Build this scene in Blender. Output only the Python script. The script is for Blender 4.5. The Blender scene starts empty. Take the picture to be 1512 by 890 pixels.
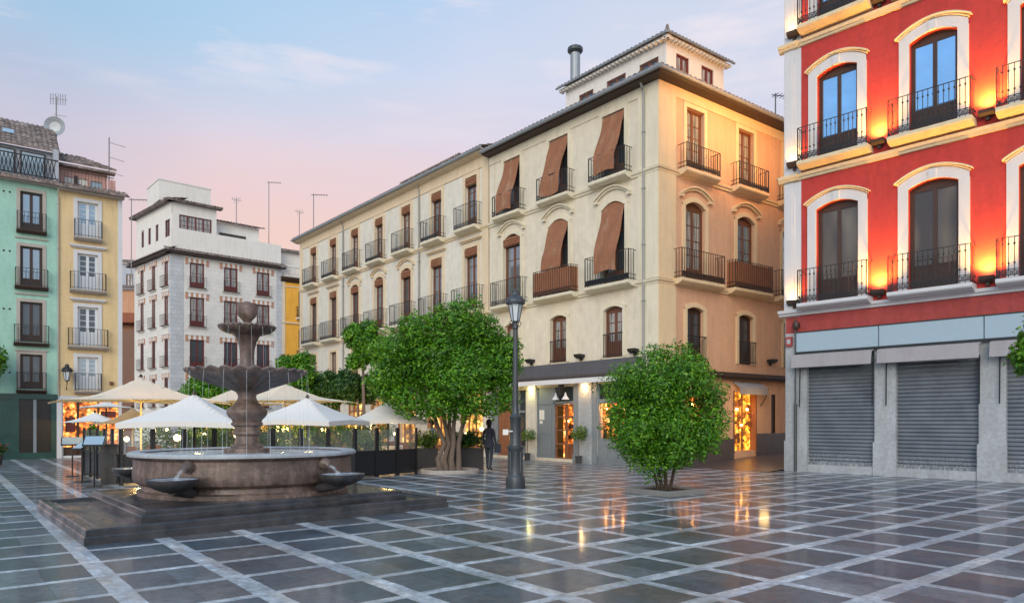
import bpy, math, random
import numpy as np
from mathutils import Vector, Matrix
rng = random.Random(7)
S = bpy.context.scene
COL = S.collection
PI = math.pi
R = math.radians

# ------------------------------------------------------------------ materials
MATS = {}
def _new(name):
    m = bpy.data.materials.new(name); m.use_nodes = True
    nt = m.node_tree
    b = nt.nodes['Principled BSDF']
    MATS[name] = m
    return m, nt, b
def node(nt, t, **kw):
    n = nt.nodes.new(t)
    for k, v in kw.items(): setattr(n, k, v)
    return n
def mathn(nt, op, a, b=None, c=None):
    n = nt.nodes.new('ShaderNodeMath'); n.operation = op
    for i, v in enumerate((a, b, c)):
        if v is None: continue
        if hasattr(v, 'is_linked') or hasattr(v, 'links'): nt.links.new(v, n.inputs[i])
        else: n.inputs[i].default_value = v
    return n.outputs[0]
def mixc(nt, f, a, b, bt='MIX'):
    n = nt.nodes.new('ShaderNodeMix'); n.data_type = 'RGBA'; n.blend_type = bt
    for s, v in ((n.inputs[0], f), (n.inputs[6], a), (n.inputs[7], b)):
        if hasattr(v, 'links'): nt.links.new(v, s)
        elif isinstance(v, (int, float)): s.default_value = v
        else: s.default_value = (*v, 1) if len(v) == 3 else v
    return n.outputs[2]
def ramp(nt, fac, stops):
    n = nt.nodes.new('ShaderNodeValToRGB')
    e = n.color_ramp.elements
    while len(e) < len(stops): e.new(0.5)
    for el, (p, c) in zip(e, stops):
        el.position = p; el.color = (*c, 1) if len(c) == 3 else c
    nt.links.new(fac, n.inputs[0])
    return n.outputs[0]
def noise(nt, vec, scale, detail=4, rough=.55):
    n = nt.nodes.new('ShaderNodeTexNoise'); n.inputs['Scale'].default_value = scale
    n.inputs['Detail'].default_value = detail; n.inputs['Roughness'].default_value = rough
    if vec is not None: nt.links.new(vec, n.inputs['Vector'])
    return n.outputs['Fac']
def objco(nt):
    g = nt.nodes.new('ShaderNodeNewGeometry')
    return g.outputs['Position']
def scaled(nt, vec, s):
    n = nt.nodes.new('ShaderNodeMapping'); n.inputs['Scale'].default_value = s
    nt.links.new(vec, n.inputs[0]); return n.outputs[0]
def bump(nt, b, h, strength=.3, dist=.02):
    n = nt.nodes.new('ShaderNodeBump'); n.inputs['Strength'].default_value = strength
    n.inputs['Distance'].default_value = dist
    nt.links.new(h, n.inputs['Height']); nt.links.new(n.outputs[0], b.inputs['Normal'])
def mat(name, col, rough=.6, metal=0., var=.15, scale=3., bmp=0., bscale=40., streak=0., spec=.5, dark=None):
    """surface with mottled wear: two noise scales and optional rain streaks"""
    m, nt, b = _new(name)
    P = objco(nt)
    n1 = noise(nt, P, scale, 5)
    n2 = noise(nt, P, scale * 9, 3)
    c1 = tuple(max(0, c * (1 - var)) for c in col); c2 = tuple(min(1, c * (1 + var)) for c in col)
    base = mixc(nt, n1, c1, c2)
    sp = ramp(nt, n2, [(.35, (.88,) * 3), (.65, (1.08,) * 3)])
    base = mixc(nt, min(1, var * 4), base, mixc(nt, 1., base, sp, 'MULTIPLY'))
    if streak:
        v = scaled(nt, P, (1.3, 1.3, .22))
        n3 = noise(nt, v, 3., 5, .65)
        s = ramp(nt, n3, [(.45, (1, 1, 1)), (.72, dark or (.62, .58, .52))])
        base = mixc(nt, streak, base, mixc(nt, 1., base, s, 'MULTIPLY'))
    nt.links.new(base, b.inputs['Base Color'])
    b.inputs['Roughness'].default_value = rough; b.inputs['Metallic'].default_value = metal
    b.inputs['Specular IOR Level'].default_value = spec
    if bmp:
        bump(nt, b, noise(nt, P, bscale, 4), bmp, .02)
    return m
def emit(name, col, s):
    m, nt, b = _new(name)
    b.inputs['Base Color'].default_value = (*col, 1)
    b.inputs['Emission Color'].default_value = (*col, 1); b.inputs['Emission Strength'].default_value = s
    return m

# facade plasters
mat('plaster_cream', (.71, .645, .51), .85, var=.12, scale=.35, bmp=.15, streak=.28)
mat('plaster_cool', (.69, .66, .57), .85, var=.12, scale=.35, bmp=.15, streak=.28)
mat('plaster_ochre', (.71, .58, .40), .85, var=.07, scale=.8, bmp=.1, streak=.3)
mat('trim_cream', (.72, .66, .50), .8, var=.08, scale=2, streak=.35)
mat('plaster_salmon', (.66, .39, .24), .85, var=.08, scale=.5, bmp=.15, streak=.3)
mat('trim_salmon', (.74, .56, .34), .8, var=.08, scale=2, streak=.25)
mat('plaster_red', (.48, .042, .034), .8, var=.16, scale=.7, bmp=.2, streak=.45, dark=(.75, .7, .7))
mat('plaster_red_dull', (.36, .06, .055), .85, var=.2, scale=1.2, bmp=.2, streak=.5)
mat('trim_white', (.60, .61, .63), .7, var=.05, scale=2, streak=.25, dark=(.8, .8, .8))
mat('trim_gold_glow', (.72, .61, .40), .7, var=.07, scale=3, streak=.3)  # cream-yellow trim paint; lamp glow on upper slabs and ledges is coloured in too
mat('plaster_mint', (.33, .57, .47), .85, var=.08, scale=.7, bmp=.12, streak=.35)
mat('plaster_yellow', (.67, .51, .28), .85, var=.08, scale=.7, bmp=.12, streak=.35)
mat('plaster_orange', (.80, .40, .05), .85, var=.1, scale=.7, bmp=.12, streak=.4)
mat('plaster_pink', (.58, .34, .29), .85, var=.1, scale=.7, streak=.3)
mat('plaster_white', (.74, .71, .65), .85, var=.06, scale=.8, bmp=.1, streak=.25)
mat('plaster_peach', (.60, .33, .20), .85, var=.1, scale=.7, streak=.3)
mat('plaster_grey', (.42, .45, .50), .85, var=.1, scale=.7, streak=.3)
mat('stone_grey', (.37, .40, .42), .7, var=.30, scale=1.1, bmp=.3, streak=.3, dark=(.55, .52, .48))
mat('stone_surround', (.42, .38, .34), .8, var=.12, scale=2, streak=.3)
mat('marble_green', (.012, .058, .052), .25, var=.5, scale=2.5)
mat('brick_trim', (.48, .25, .16), .85, var=.2, scale=6)
mat('wood_dark', (.045, .022, .014), .45, var=.3, scale=3)
mat('wood_brown', (.15, .055, .026), .45, var=.25, scale=3)
mat('wood_maroon', (.13, .022, .020), .5, var=.25, scale=3)
mat('wood_white', (.62, .66, .70), .5, var=.06, scale=3)
mat('wood_shop', (.24, .10, .05), .5, var=.25, scale=3)
mat('iron_black', (.026, .030, .032), .45, metal=.3, var=.2, scale=6)
mat('iron_brown', (.06, .035, .025), .5, var=.2, scale=6)
mat('paint_grey', (.20, .235, .26), .5, var=.08, scale=3, streak=.2)
mat('paint_band', (.085, .08, .085), .6, var=.15, scale=1.5, streak=.4)
mat('eave_brown', (.045, .026, .018), .6, var=.2, scale=3)
mat('gutter_zinc', (.30, .33, .35), .45, metal=.4, var=.12, scale=3)
mat('pipe_grey', (.30, .30, .28), .5, var=.12, scale=3)
mat('fabric_grey', (.34, .325, .34), .9, var=.08, scale=2, streak=.3)
mat('fabric_white', (.70, .71, .72), .9, var=.04, scale=2)
mat('panel_blue', (.33, .44, .52), .35, var=.04, scale=.7)
mat('concrete', (.20, .20, .19), .8, var=.2, scale=3, bmp=.2)
mat('soil', (.03, .02, .014), .95, var=.3, scale=10, bmp=.6)
mat('bark', (.17, .13, .105), .9, var=.3, scale=9, bmp=.8, bscale=22)
mat('bark_dark', (.05, .035, .025), .9, var=.3, scale=9, bmp=.6)
mat('black_gloss', (.012, .013, .015), .25, var=.2, scale=5)
mat('lamp_paint', (.055, .066, .074), .4, metal=.25, var=.25, scale=5, bmp=.1)
mat('aluminium', (.20, .20, .21), .5, metal=.5, var=.1, scale=4)
mat('paper', (.75, .74, .68), .8, var=.05)
mat('pot_dark', (.03, .03, .032), .6, var=.2)
mat('cloth_dark', (.035, .042, .060), .9, var=.3, scale=8)
mat('cloth_lightblue', (.35, .47, .58), .9, var=.1, scale=8)
mat('cloth_wine', (.10, .03, .06), .9, var=.2, scale=8)
mat('skin', (.50, .30, .21), .6, var=.05)
mat('hair', (.02, .014, .010), .8, var=.3, scale=20)
mat('flower_red', (.55, .03, .04), .7, var=.2, scale=20)
mat('rust_awning', (.30, .10, .05), .9, var=.2)
mat('wood_slat', (.28, .11, .05), .6, var=.25, scale=4)

# mottled warm brown fountain stone, wet lower parts
def stone_fountain():
    m, nt, b = _new('stone_fountain')
    P = objco(nt)
    n1 = noise(nt, P, 2.2, 8, .65); n2 = noise(nt, P, 14, 5, .6)
    c = ramp(nt, n1, [(.3, (.075, .055, .047)), (.55, (.175, .130, .110)), (.75, (.31, .25, .215))])
    c = mixc(nt, .5, c, mixc(nt, 1., c, ramp(nt, n2, [(.3, (.5, .48, .45)), (.7, (1.35, 1.3, 1.25))]), 'MULTIPLY'))
    v = noise(nt, scaled(nt, P, (3, 3, .5)), 2.2, 7, .7)
    c = mixc(nt, .6, c, mixc(nt, 1., c, ramp(nt, v, [(.42, (.5, .46, .44)), (.6, (1.25, 1.2, 1.2))]), 'MULTIPLY'))
    nt.links.new(c, b.inputs['Base Color'])
    rr = ramp(nt, n1, [(.3, (.25,) * 3), (.7, (.6,) * 3)]); nt.links.new(rr, b.inputs['Roughness'])
    bump(nt, b, n2, .5, .02)
stone_fountain()
def stone_wet():
    m, nt, b = _new('stone_wet')
    P = objco(nt)
    n1 = noise(nt, P, 3, 6, .6); n2 = noise(nt, P, 1.2, 4)
    c = ramp(nt, n1, [(.3, (.020, .024, .029)), (.7, (.070, .066, .068))])
    nt.links.new(c, b.inputs['Base Color'])
    nt.links.new(ramp(nt, n2, [(.4, (.17,) * 3), (.65, (.45,) * 3)]), b.inputs['Roughness'])
    bump(nt, b, n1, .25, .01)
stone_wet()
def water():
    m, nt, b = _new('water_froth')
    P = objco(nt)
    n1 = noise(nt, P, 3.5, 6, .65); n2 = noise(nt, P, 25, 3)
    c = ramp(nt, n1, [(.40, (.13, .19, .21)), (.56, (.72, .80, .86))])
    nt.links.new(c, b.inputs['Base Color']); b.inputs['Roughness'].default_value = .12
    bump(nt, b, n2, .5, .02)
    m, nt, b = _new('water_fall')
    b.inputs['Base Color'].default_value = (.8, .87, .92, 1); b.inputs['Roughness'].default_value = .25
    tr = node(nt, 'ShaderNodeBsdfTransparent'); mx = node(nt, 'ShaderNodeMixShader'); mx.inputs[0].default_value = .17
    nt.links.new(tr.outputs[0], mx.inputs[1]); nt.links.new(b.outputs[0], mx.inputs[2])
    nt.links.new(mx.outputs[0], nt.nodes['Material Output'].inputs[0])
water()
def glass_mats():
    for nm, col, metal, rough in (('glass_blue_reflect', (.28, .52, .80), .85, .06), ('glass_dark', (.10, .12, .14), .55, .06),  # bluest pane: colour of the reflected sky is put into its tint
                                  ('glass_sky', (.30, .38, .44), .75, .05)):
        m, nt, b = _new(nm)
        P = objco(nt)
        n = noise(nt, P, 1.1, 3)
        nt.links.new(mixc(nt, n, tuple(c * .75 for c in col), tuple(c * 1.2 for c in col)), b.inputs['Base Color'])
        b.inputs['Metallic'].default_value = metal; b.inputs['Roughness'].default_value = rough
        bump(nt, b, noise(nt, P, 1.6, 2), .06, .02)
    m, nt, b = _new('glass_curtain')      # lace curtains hanging just behind the pane
    P = objco(nt)
    w = noise(nt, scaled(nt, P, (14, 14, .6)), 1.5, 3)
    c = ramp(nt, w, [(.38, (.10, .10, .10)), (.52, (.30, .29, .27)), (.7, (.46, .44, .40))])
    nt.links.new(c, b.inputs['Base Color']); b.inputs['Roughness'].default_value = .08
    b.inputs['Coat Weight'].default_value = .6
    m, nt, b = _new('glass_reflect')      # old glass; facades mirrored across the square are painted in as brown blotches
    P = objco(nt)
    w = noise(nt, scaled(nt, P, (1, 1, .35)), .8, 2)
    c = ramp(nt, w, [(.40, (.035, .026, .022)), (.54, (.10, .08, .058)), (.66, (.19, .155, .11))])
    nt.links.new(c, b.inputs['Base Color']); b.inputs['Roughness'].default_value = .07
    b.inputs['Metallic'].default_value = .25; b.inputs['Coat Weight'].default_value = .8
    m, nt, b = _new('glass_screen')       # clear windscreen glass
    b.inputs['Base Color'].default_value = (.6, .65, .65, 1); b.inputs['Roughness'].default_value = .05
    tr = node(nt, 'ShaderNodeBsdfTransparent'); mx = node(nt, 'ShaderNodeMixShader'); mx.inputs[0].default_value = .16
    nt.links.new(tr.outputs[0], mx.inputs[1]); nt.links.new(b.outputs[0], mx.inputs[2])
    nt.links.new(mx.outputs[0], nt.nodes['Material Output'].inputs[0])
    m, nt, b = _new('glass_lantern')
    b.inputs['Base Color'].default_value = (.55, .62, .66, 1); b.inputs['Roughness'].default_value = .3
glass_mats()
def shop_glow(name, c1, c2, c3, s, sc):
    """the lit inside of a shop: shelves of bright and dark goods"""
    m, nt, b = _new(name)
    P = objco(nt)
    v = node(nt, 'ShaderNodeTexVoronoi'); v.inputs['Scale'].default_value = sc
    nt.links.new(P, v.inputs['Vector'])
    n = noise(nt, P, sc * .45, 5, .6)
    c = ramp(nt, n, [(.40, c1), (.52, c2), (.66, c3)])
    d = ramp(nt, v.outputs['Distance'], [(.1, (1.3, 1.2, 1.0)), (.6, (.35, .3, .3))])
    c = mixc(nt, 1., c, d, 'MULTIPLY')
    nt.links.new(c, b.inputs['Emission Color']); b.inputs['Emission Strength'].default_value = s
    b.inputs['Base Color'].default_value = (.1, .06, .03, 1)
shop_glow('glow_orange', (.04, .008, .002), (.60, .15, .02), (1., .60, .18), 4.2, 7.)
shop_glow('glow_amber', (.12, .03, .004), (.80, .30, .02), (1., .58, .08), 3.4, 7)
shop_glow('glow_cafe', (.02, .015, .006), (.40, .20, .04), (1., .66, .22), 4., 3.4)
emit('globe_light', (1., .74, .32), 12.)
emit('bulb_warm', (1., .72, .34), 30.)
emit('bulb_shop', (1., .42, .10), 90.)
emit('bar_light', (1., .78, .25), 5.)

def tile_mat():
    m, nt, b = _new('roof_tile')
    P = objco(nt)
    v = node(nt, 'ShaderNodeTexVoronoi'); v.inputs['Scale'].default_value = 4.5
    nt.links.new(P, v.inputs['Vector'])
    n = noise(nt, P, 3, 5)
    c = ramp(nt, n, [(.3, (.09, .075, .07)), (.55, (.22, .17, .145)), (.75, (.33, .29, .26))])
    hs = node(nt, 'ShaderNodeHueSaturation'); nt.links.new(c, hs.inputs['Color'])
    nt.links.new(mathn(nt, 'MULTIPLY_ADD', v.outputs['Color'], .9, .55), hs.inputs['Value'])
    nt.links.new(hs.outputs[0], b.inputs['Base Color']); b.inputs['Roughness'].default_value = .85
    bump(nt, b, noise(nt, P, 30, 3), .3, .01)
tile_mat()
def quoin_mat():    # small white ashlar blocks with darker joints
    for nm, c1, c2, mort, sx, sz in (('block_white', (.74, .71, .65), (.70, .675, .62), (.62, .60, .56), .9, .32),
                            ('block_grey', (.56, .57, .58), (.48, .50, .52), (.38, .39, .40), .5, .35)):
        m, nt, b = _new(nm)
        P = objco(nt)
        sep = node(nt, 'ShaderNodeSeparateXYZ'); nt.links.new(P, sep.inputs[0])
        comb = node(nt, 'ShaderNodeCombineXYZ')
        nt.links.new(mathn(nt, 'ADD', sep.outputs[0], sep.outputs[1]), comb.inputs[0]); nt.links.new(sep.outputs[2], comb.inputs[1])
        br = node(nt, 'ShaderNodeTexBrick'); nt.links.new(comb.outputs[0], br.inputs['Vector'])
        br.inputs['Scale'].default_value = 1; br.inputs['Brick Width'].default_value = sx; br.inputs['Row Height'].default_value = sz
        br.inputs['Mortar Size'].default_value = .016
        br.inputs['Color1'].default_value = (*c1, 1); br.inputs['Color2'].default_value = (*c2, 1); br.inputs['Mortar'].default_value = (*mort, 1)
        c = mixc(nt, .5, br.outputs[0], mixc(nt, 1., br.outputs[0], ramp(nt, noise(nt, P, 1.5, 5), [(.3, (.75,) * 3), (.7, (1.05,) * 3)]), 'MULTIPLY'))
        nt.links.new(c, b.inputs['Base Color']); b.inputs['Roughness'].default_value = .85
        bump(nt, b, br.outputs['Fac'], -.4, .02)
quoin_mat()
def shutter_mat():
    m, nt, b = _new('shutter_metal')
    P = objco(nt)
    n = noise(nt, P, 1.3, 6, .65)
    c = ramp(nt, n, [(.3, (.11, .13, .15)), (.7, (.19, .215, .24))])
    g = noise(nt, scaled(nt, P, (5, 5, 1)), 6, 5, .7)
    sep = node(nt, 'ShaderNodeSeparateXYZ'); nt.links.new(P, sep.inputs[0])
    lo = ramp(nt, sep.outputs[2], [(.25, (1, 1, 1)), (.75, (0, 0, 0))])
    c = mixc(nt, mathn(nt, 'MULTIPLY', lo, ramp(nt, g, [(.47, (0, 0, 0)), (.62, (.85,) * 3)])), c, (.50, .52, .52))
    nt.links.new(c, b.inputs['Base Color']); b.inputs['Roughness'].default_value = .5; b.inputs['Metallic'].default_value = .25
shutter_mat()
def esparto():
    m, nt, b = _new('esparto_blind')
    P = objco(nt)
    n = noise(nt, scaled(nt, P, (2, 2, 11)), 3, 5, .7); n2 = noise(nt, scaled(nt, P, (1.6, 1.6, .7)), 1.8, 5)
    c = mixc(nt, n, (.16, .062, .03), (.42, .19, .10))
    c = mixc(nt, ramp(nt, n2, [(.55, (0, 0, 0)), (.75, (.5,) * 3)]), c, (.42, .33, .22))
    nt.links.new(c, b.inputs['Base Color']); b.inputs['Roughness'].default_value = .9
    bump(nt, b, n, .7, .02)
esparto()
def canvas(name, top, trans):
    m, nt, b = _new(name)
    P = objco(nt)
    n = noise(nt, P, 1.5, 4)
    c = mixc(nt, n, tuple(x * .92 for x in top), tuple(min(1, x * 1.06) for x in top))
    nt.links.new(c, b.inputs['Base Color']); b.inputs['Roughness'].default_value = .9
    tl = node(nt, 'ShaderNodeBsdfTranslucent'); tl.inputs[0].default_value = (*trans, 1)
    mx = node(nt, 'ShaderNodeMixShader'); mx.inputs[0].default_value = .14
    nt.links.new(b.outputs[0], mx.inputs[1]); nt.links.new(tl.outputs[0], mx.inputs[2])
    nt.links.new(mx.outputs[0], nt.nodes['Material Output'].inputs[0])
canvas('canvas_cream', (.78, .70, .56), (.8, .55, .2))
canvas('canvas_white', (.84, .81, .75), (.7, .66, .55))
def leaf(name, a, b_, c_, tl=(.25, .45, .03)):
    m, nt, b = _new(name)
    g = node(nt, 'ShaderNodeNewGeometry')
    P = g.outputs['Position']
    c = ramp(nt, g.outputs['Random Per Island'], [(.1, a), (.55, b_), (.95, c_)])
    c = mixc(nt, .55, c, mixc(nt, 1., c, ramp(nt, noise(nt, P, 2.0, 3), [(.38, (.44, .52, .45)), (.62, (1.55, 1.4, 1.1))]), 'MULTIPLY'))
    nt.links.new(c, b.inputs['Base Color']); b.inputs['Roughness'].default_value = .45
    t = node(nt, 'ShaderNodeBsdfTranslucent'); t.inputs[0].default_value = (*tl, 1)
    mx = node(nt, 'ShaderNodeMixShader'); mx.inputs[0].default_value = .22
    nt.links.new(b.outputs[0], mx.inputs[1]); nt.links.new(t.outputs[0], mx.inputs[2])
    nt.links.new(mx.outputs[0], nt.nodes['Material Output'].inputs[0])
leaf('leaf_orange_tree', (.026, .115, .005), (.066, .225, .008), (.17, .40, .014), (.20, .38, .012))
leaf('leaf_dark', (.012, .05, .010), (.03, .10, .014), (.07, .17, .025), (.1, .22, .03))
leaf('leaf_potted', (.04, .10, .02), (.10, .20, .03), (.24, .30, .06))

def ground_mat():
    m, nt, b = _new('paving')
    P = objco(nt)
    sep = node(nt, 'ShaderNodeSeparateXYZ'); nt.links.new(P, sep.inputs[0])
    X, Y = sep.outputs[0], sep.outputs[1]
    a = R(38.8); bb = R(51.2)
    A = mathn(nt, 'ADD', mathn(nt, 'MULTIPLY', X, -math.sin(a)), mathn(nt, 'MULTIPLY', Y, math.cos(a)))
    B = mathn(nt, 'ADD', mathn(nt, 'MULTIPLY', X, math.sin(bb)), mathn(nt, 'MULTIPLY', Y, math.cos(bb)))
    PA, PB = .955, 1.10
    wob = mathn(nt, 'MULTIPLY', mathn(nt, 'SUBTRACT', noise(nt, P, 2.5, 3), .5), .035)
    As = mathn(nt, 'DIVIDE', mathn(nt, 'ADD', mathn(nt, 'SUBTRACT', A, 6.04 - PA / 2), wob), PA)
    Bs = mathn(nt, 'DIVIDE', mathn(nt, 'ADD', mathn(nt, 'SUBTRACT', B, 4.72 - PB / 2), wob), PB)
    fa = mathn(nt, 'ABSOLUTE', mathn(nt, 'SUBTRACT', mathn(nt, 'FRACT', As), .5))   # 0 at line centre
    fb = mathn(nt, 'ABSOLUTE', mathn(nt, 'SUBTRACT', mathn(nt, 'FRACT', Bs), .5))
    right = mathn(nt, 'GREATER_THAN', X, .75)
    wa = mathn(nt, 'MULTIPLY_ADD', right, .034, .072)    # half-widths as a share of the period
    wb = mathn(nt, 'MULTIPLY_ADD', right, -.036, .105)
    def step(f, w):
        return mathn(nt, 'LESS_THAN', f, w)
    la, lb = step(fa, wa), step(fb, wb)
    line = mathn(nt, 'MAXIMUM', la, lb)
    # id of each panel, cut in halves and thirds
    ia = mathn(nt, 'FLOOR', mathn(nt, 'ADD', As, .0)); ib = mathn(nt, 'FLOOR', mathn(nt, 'ADD', Bs, .0))
    sa = mathn(nt, 'SUBTRACT', As, .5); sb = mathn(nt, 'SUBTRACT', Bs, .5)
    ja = mathn(nt, 'FLOOR', sa); jb = mathn(nt, 'FLOOR', mathn(nt, 'MULTIPLY', sb, 2.))
    comb = node(nt, 'ShaderNodeCombineXYZ'); nt.links.new(ja, comb.inputs[0]); nt.links.new(jb, comb.inputs[1])
    wn = node(nt, 'ShaderNodeTexWhiteNoise'); nt.links.new(comb.outputs[0], wn.inputs['Vector'])
    tile = ramp(nt, wn.outputs['Value'], [(0, (.055, .080, .108)), (.35, (.080, .098, .118)), (.6, (.115, .108, .112)), (.82, (.078, .108, .130)), (1, (.18, .20, .22))])
    # slabs of the pale bands
    comb2 = node(nt, 'ShaderNodeCombineXYZ')
    nt.links.new(mathn(nt, 'FLOOR', mathn(nt, 'MULTIPLY', As, 2.)), comb2.inputs[0]); nt.links.new(mathn(nt, 'FLOOR', mathn(nt, 'MULTIPLY', Bs, 2.)), comb2.inputs[1])
    wn2 = node(nt, 'ShaderNodeTexWhiteNoise'); nt.links.new(comb2.outputs[0], wn2.inputs['Vector'])
    pale = ramp(nt, wn2.outputs['Value'], [(0, (.36, .41, .46)), (.5, (.45, .50, .55)), (.85, (.42, .42, .41)), (1, (.56, .63, .70))])
    n1 = noise(nt, P, 1.3, 7, .65); n2 = noise(nt, P, 9, 6, .7); n3 = noise(nt, scaled(nt, P, (1, 1, 1)), 55, 3, .6)
    c = mixc(nt, line, tile, pale)
    c = mixc(nt, .85, c, mixc(nt, 1., c, ramp(nt, n1, [(.3, (.58, .62, .64)), (.7, (1.45, 1.36, 1.30))]), 'MULTIPLY'))
    c = mixc(nt, .85, c, mixc(nt, 1., c, ramp(nt, n2, [(.32, (.5, .5, .5)), (.68, (1.5, 1.5, 1.46))]), 'MULTIPLY'))
    c = mixc(nt, .35, c, mixc(nt, 1., c, ramp(nt, n3, [(.35, (.6, .6, .6)), (.65, (1.4, 1.4, 1.4))]), 'MULTIPLY'))
    # joints
    def joint(f, w, t):
        return mathn(nt, 'LESS_THAN', mathn(nt, 'ABSOLUTE', mathn(nt, 'SUBTRACT', f, w)), t)
    ja_ = mathn(nt, 'MULTIPLY', joint(fa, wa, .006), mathn(nt, 'SUBTRACT', 1., lb))
    jb_ = mathn(nt, 'MULTIPLY', joint(fb, wb, .006), mathn(nt, 'SUBTRACT', 1., la))
    mid = mathn(nt, 'MULTIPLY', mathn(nt, 'GREATER_THAN', fb, .496), mathn(nt, 'SUBTRACT', 1., la))
    j = mathn(nt, 'MAXIMUM', mathn(nt, 'MAXIMUM', ja_, jb_), mid)
    c = mixc(nt, mathn(nt, 'MULTIPLY', j, .6), c, (.02, .02, .022))
    nt.links.new(c, b.inputs['Base Color'])
    rr = mathn(nt, 'ADD', mathn(nt, 'MULTIPLY', ramp(nt, n1, [(.3, (.0,) * 3), (.75, (.16,) * 3)]), 1.), mathn(nt, 'MULTIPLY_ADD', n2, .18, .17))
    rr = mathn(nt, 'ADD', rr, mathn(nt, 'MULTIPLY', wn.outputs['Value'], .05))
    n5 = noise(nt, P, .55, 5, .6)
    rr = mathn(nt, 'ADD', rr, ramp(nt, n5, [(.40, (-.0,) * 3), (.62, (.14,) * 3)]))
    nt.links.new(rr, b.inputs['Roughness'])
    c2 = mixc(nt, .6, c, mixc(nt, 1., c, ramp(nt, n5, [(.38, (.62, .66, .70)), (.62, (1.25, 1.22, 1.18))]), 'MULTIPLY'))
    vs = node(nt, 'ShaderNodeTexVoronoi'); vs.inputs['Scale'].default_value = 2.6; nt.links.new(P, vs.inputs['Vector'])
    spot = mathn(nt, 'LESS_THAN', vs.outputs['Distance'], .045)
    c2 = mixc(nt, mathn(nt, 'MULTIPLY', spot, .45), c2, (.03, .03, .03))
    nt.links.new(c2, b.inputs['Base Color'])
    b.inputs['IOR'].default_value = 1.5
    b.inputs['Coat Weight'].default_value = .30; b.inputs['Coat Roughness'].default_value = .09
    h = mathn(nt, 'ADD', mathn(nt, 'MULTIPLY', n2, .4), mathn(nt, 'ADD', mathn(nt, 'MULTIPLY', noise(nt, P, 4, 3), .9), mathn(nt, 'MULTIPLY', j, -.8)))
    bump(nt, b, h, .10, .03)
ground_mat()
mat('street_stone', (.085, .07, .068), .3, var=.3, scale=2, bmp=.2)

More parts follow.
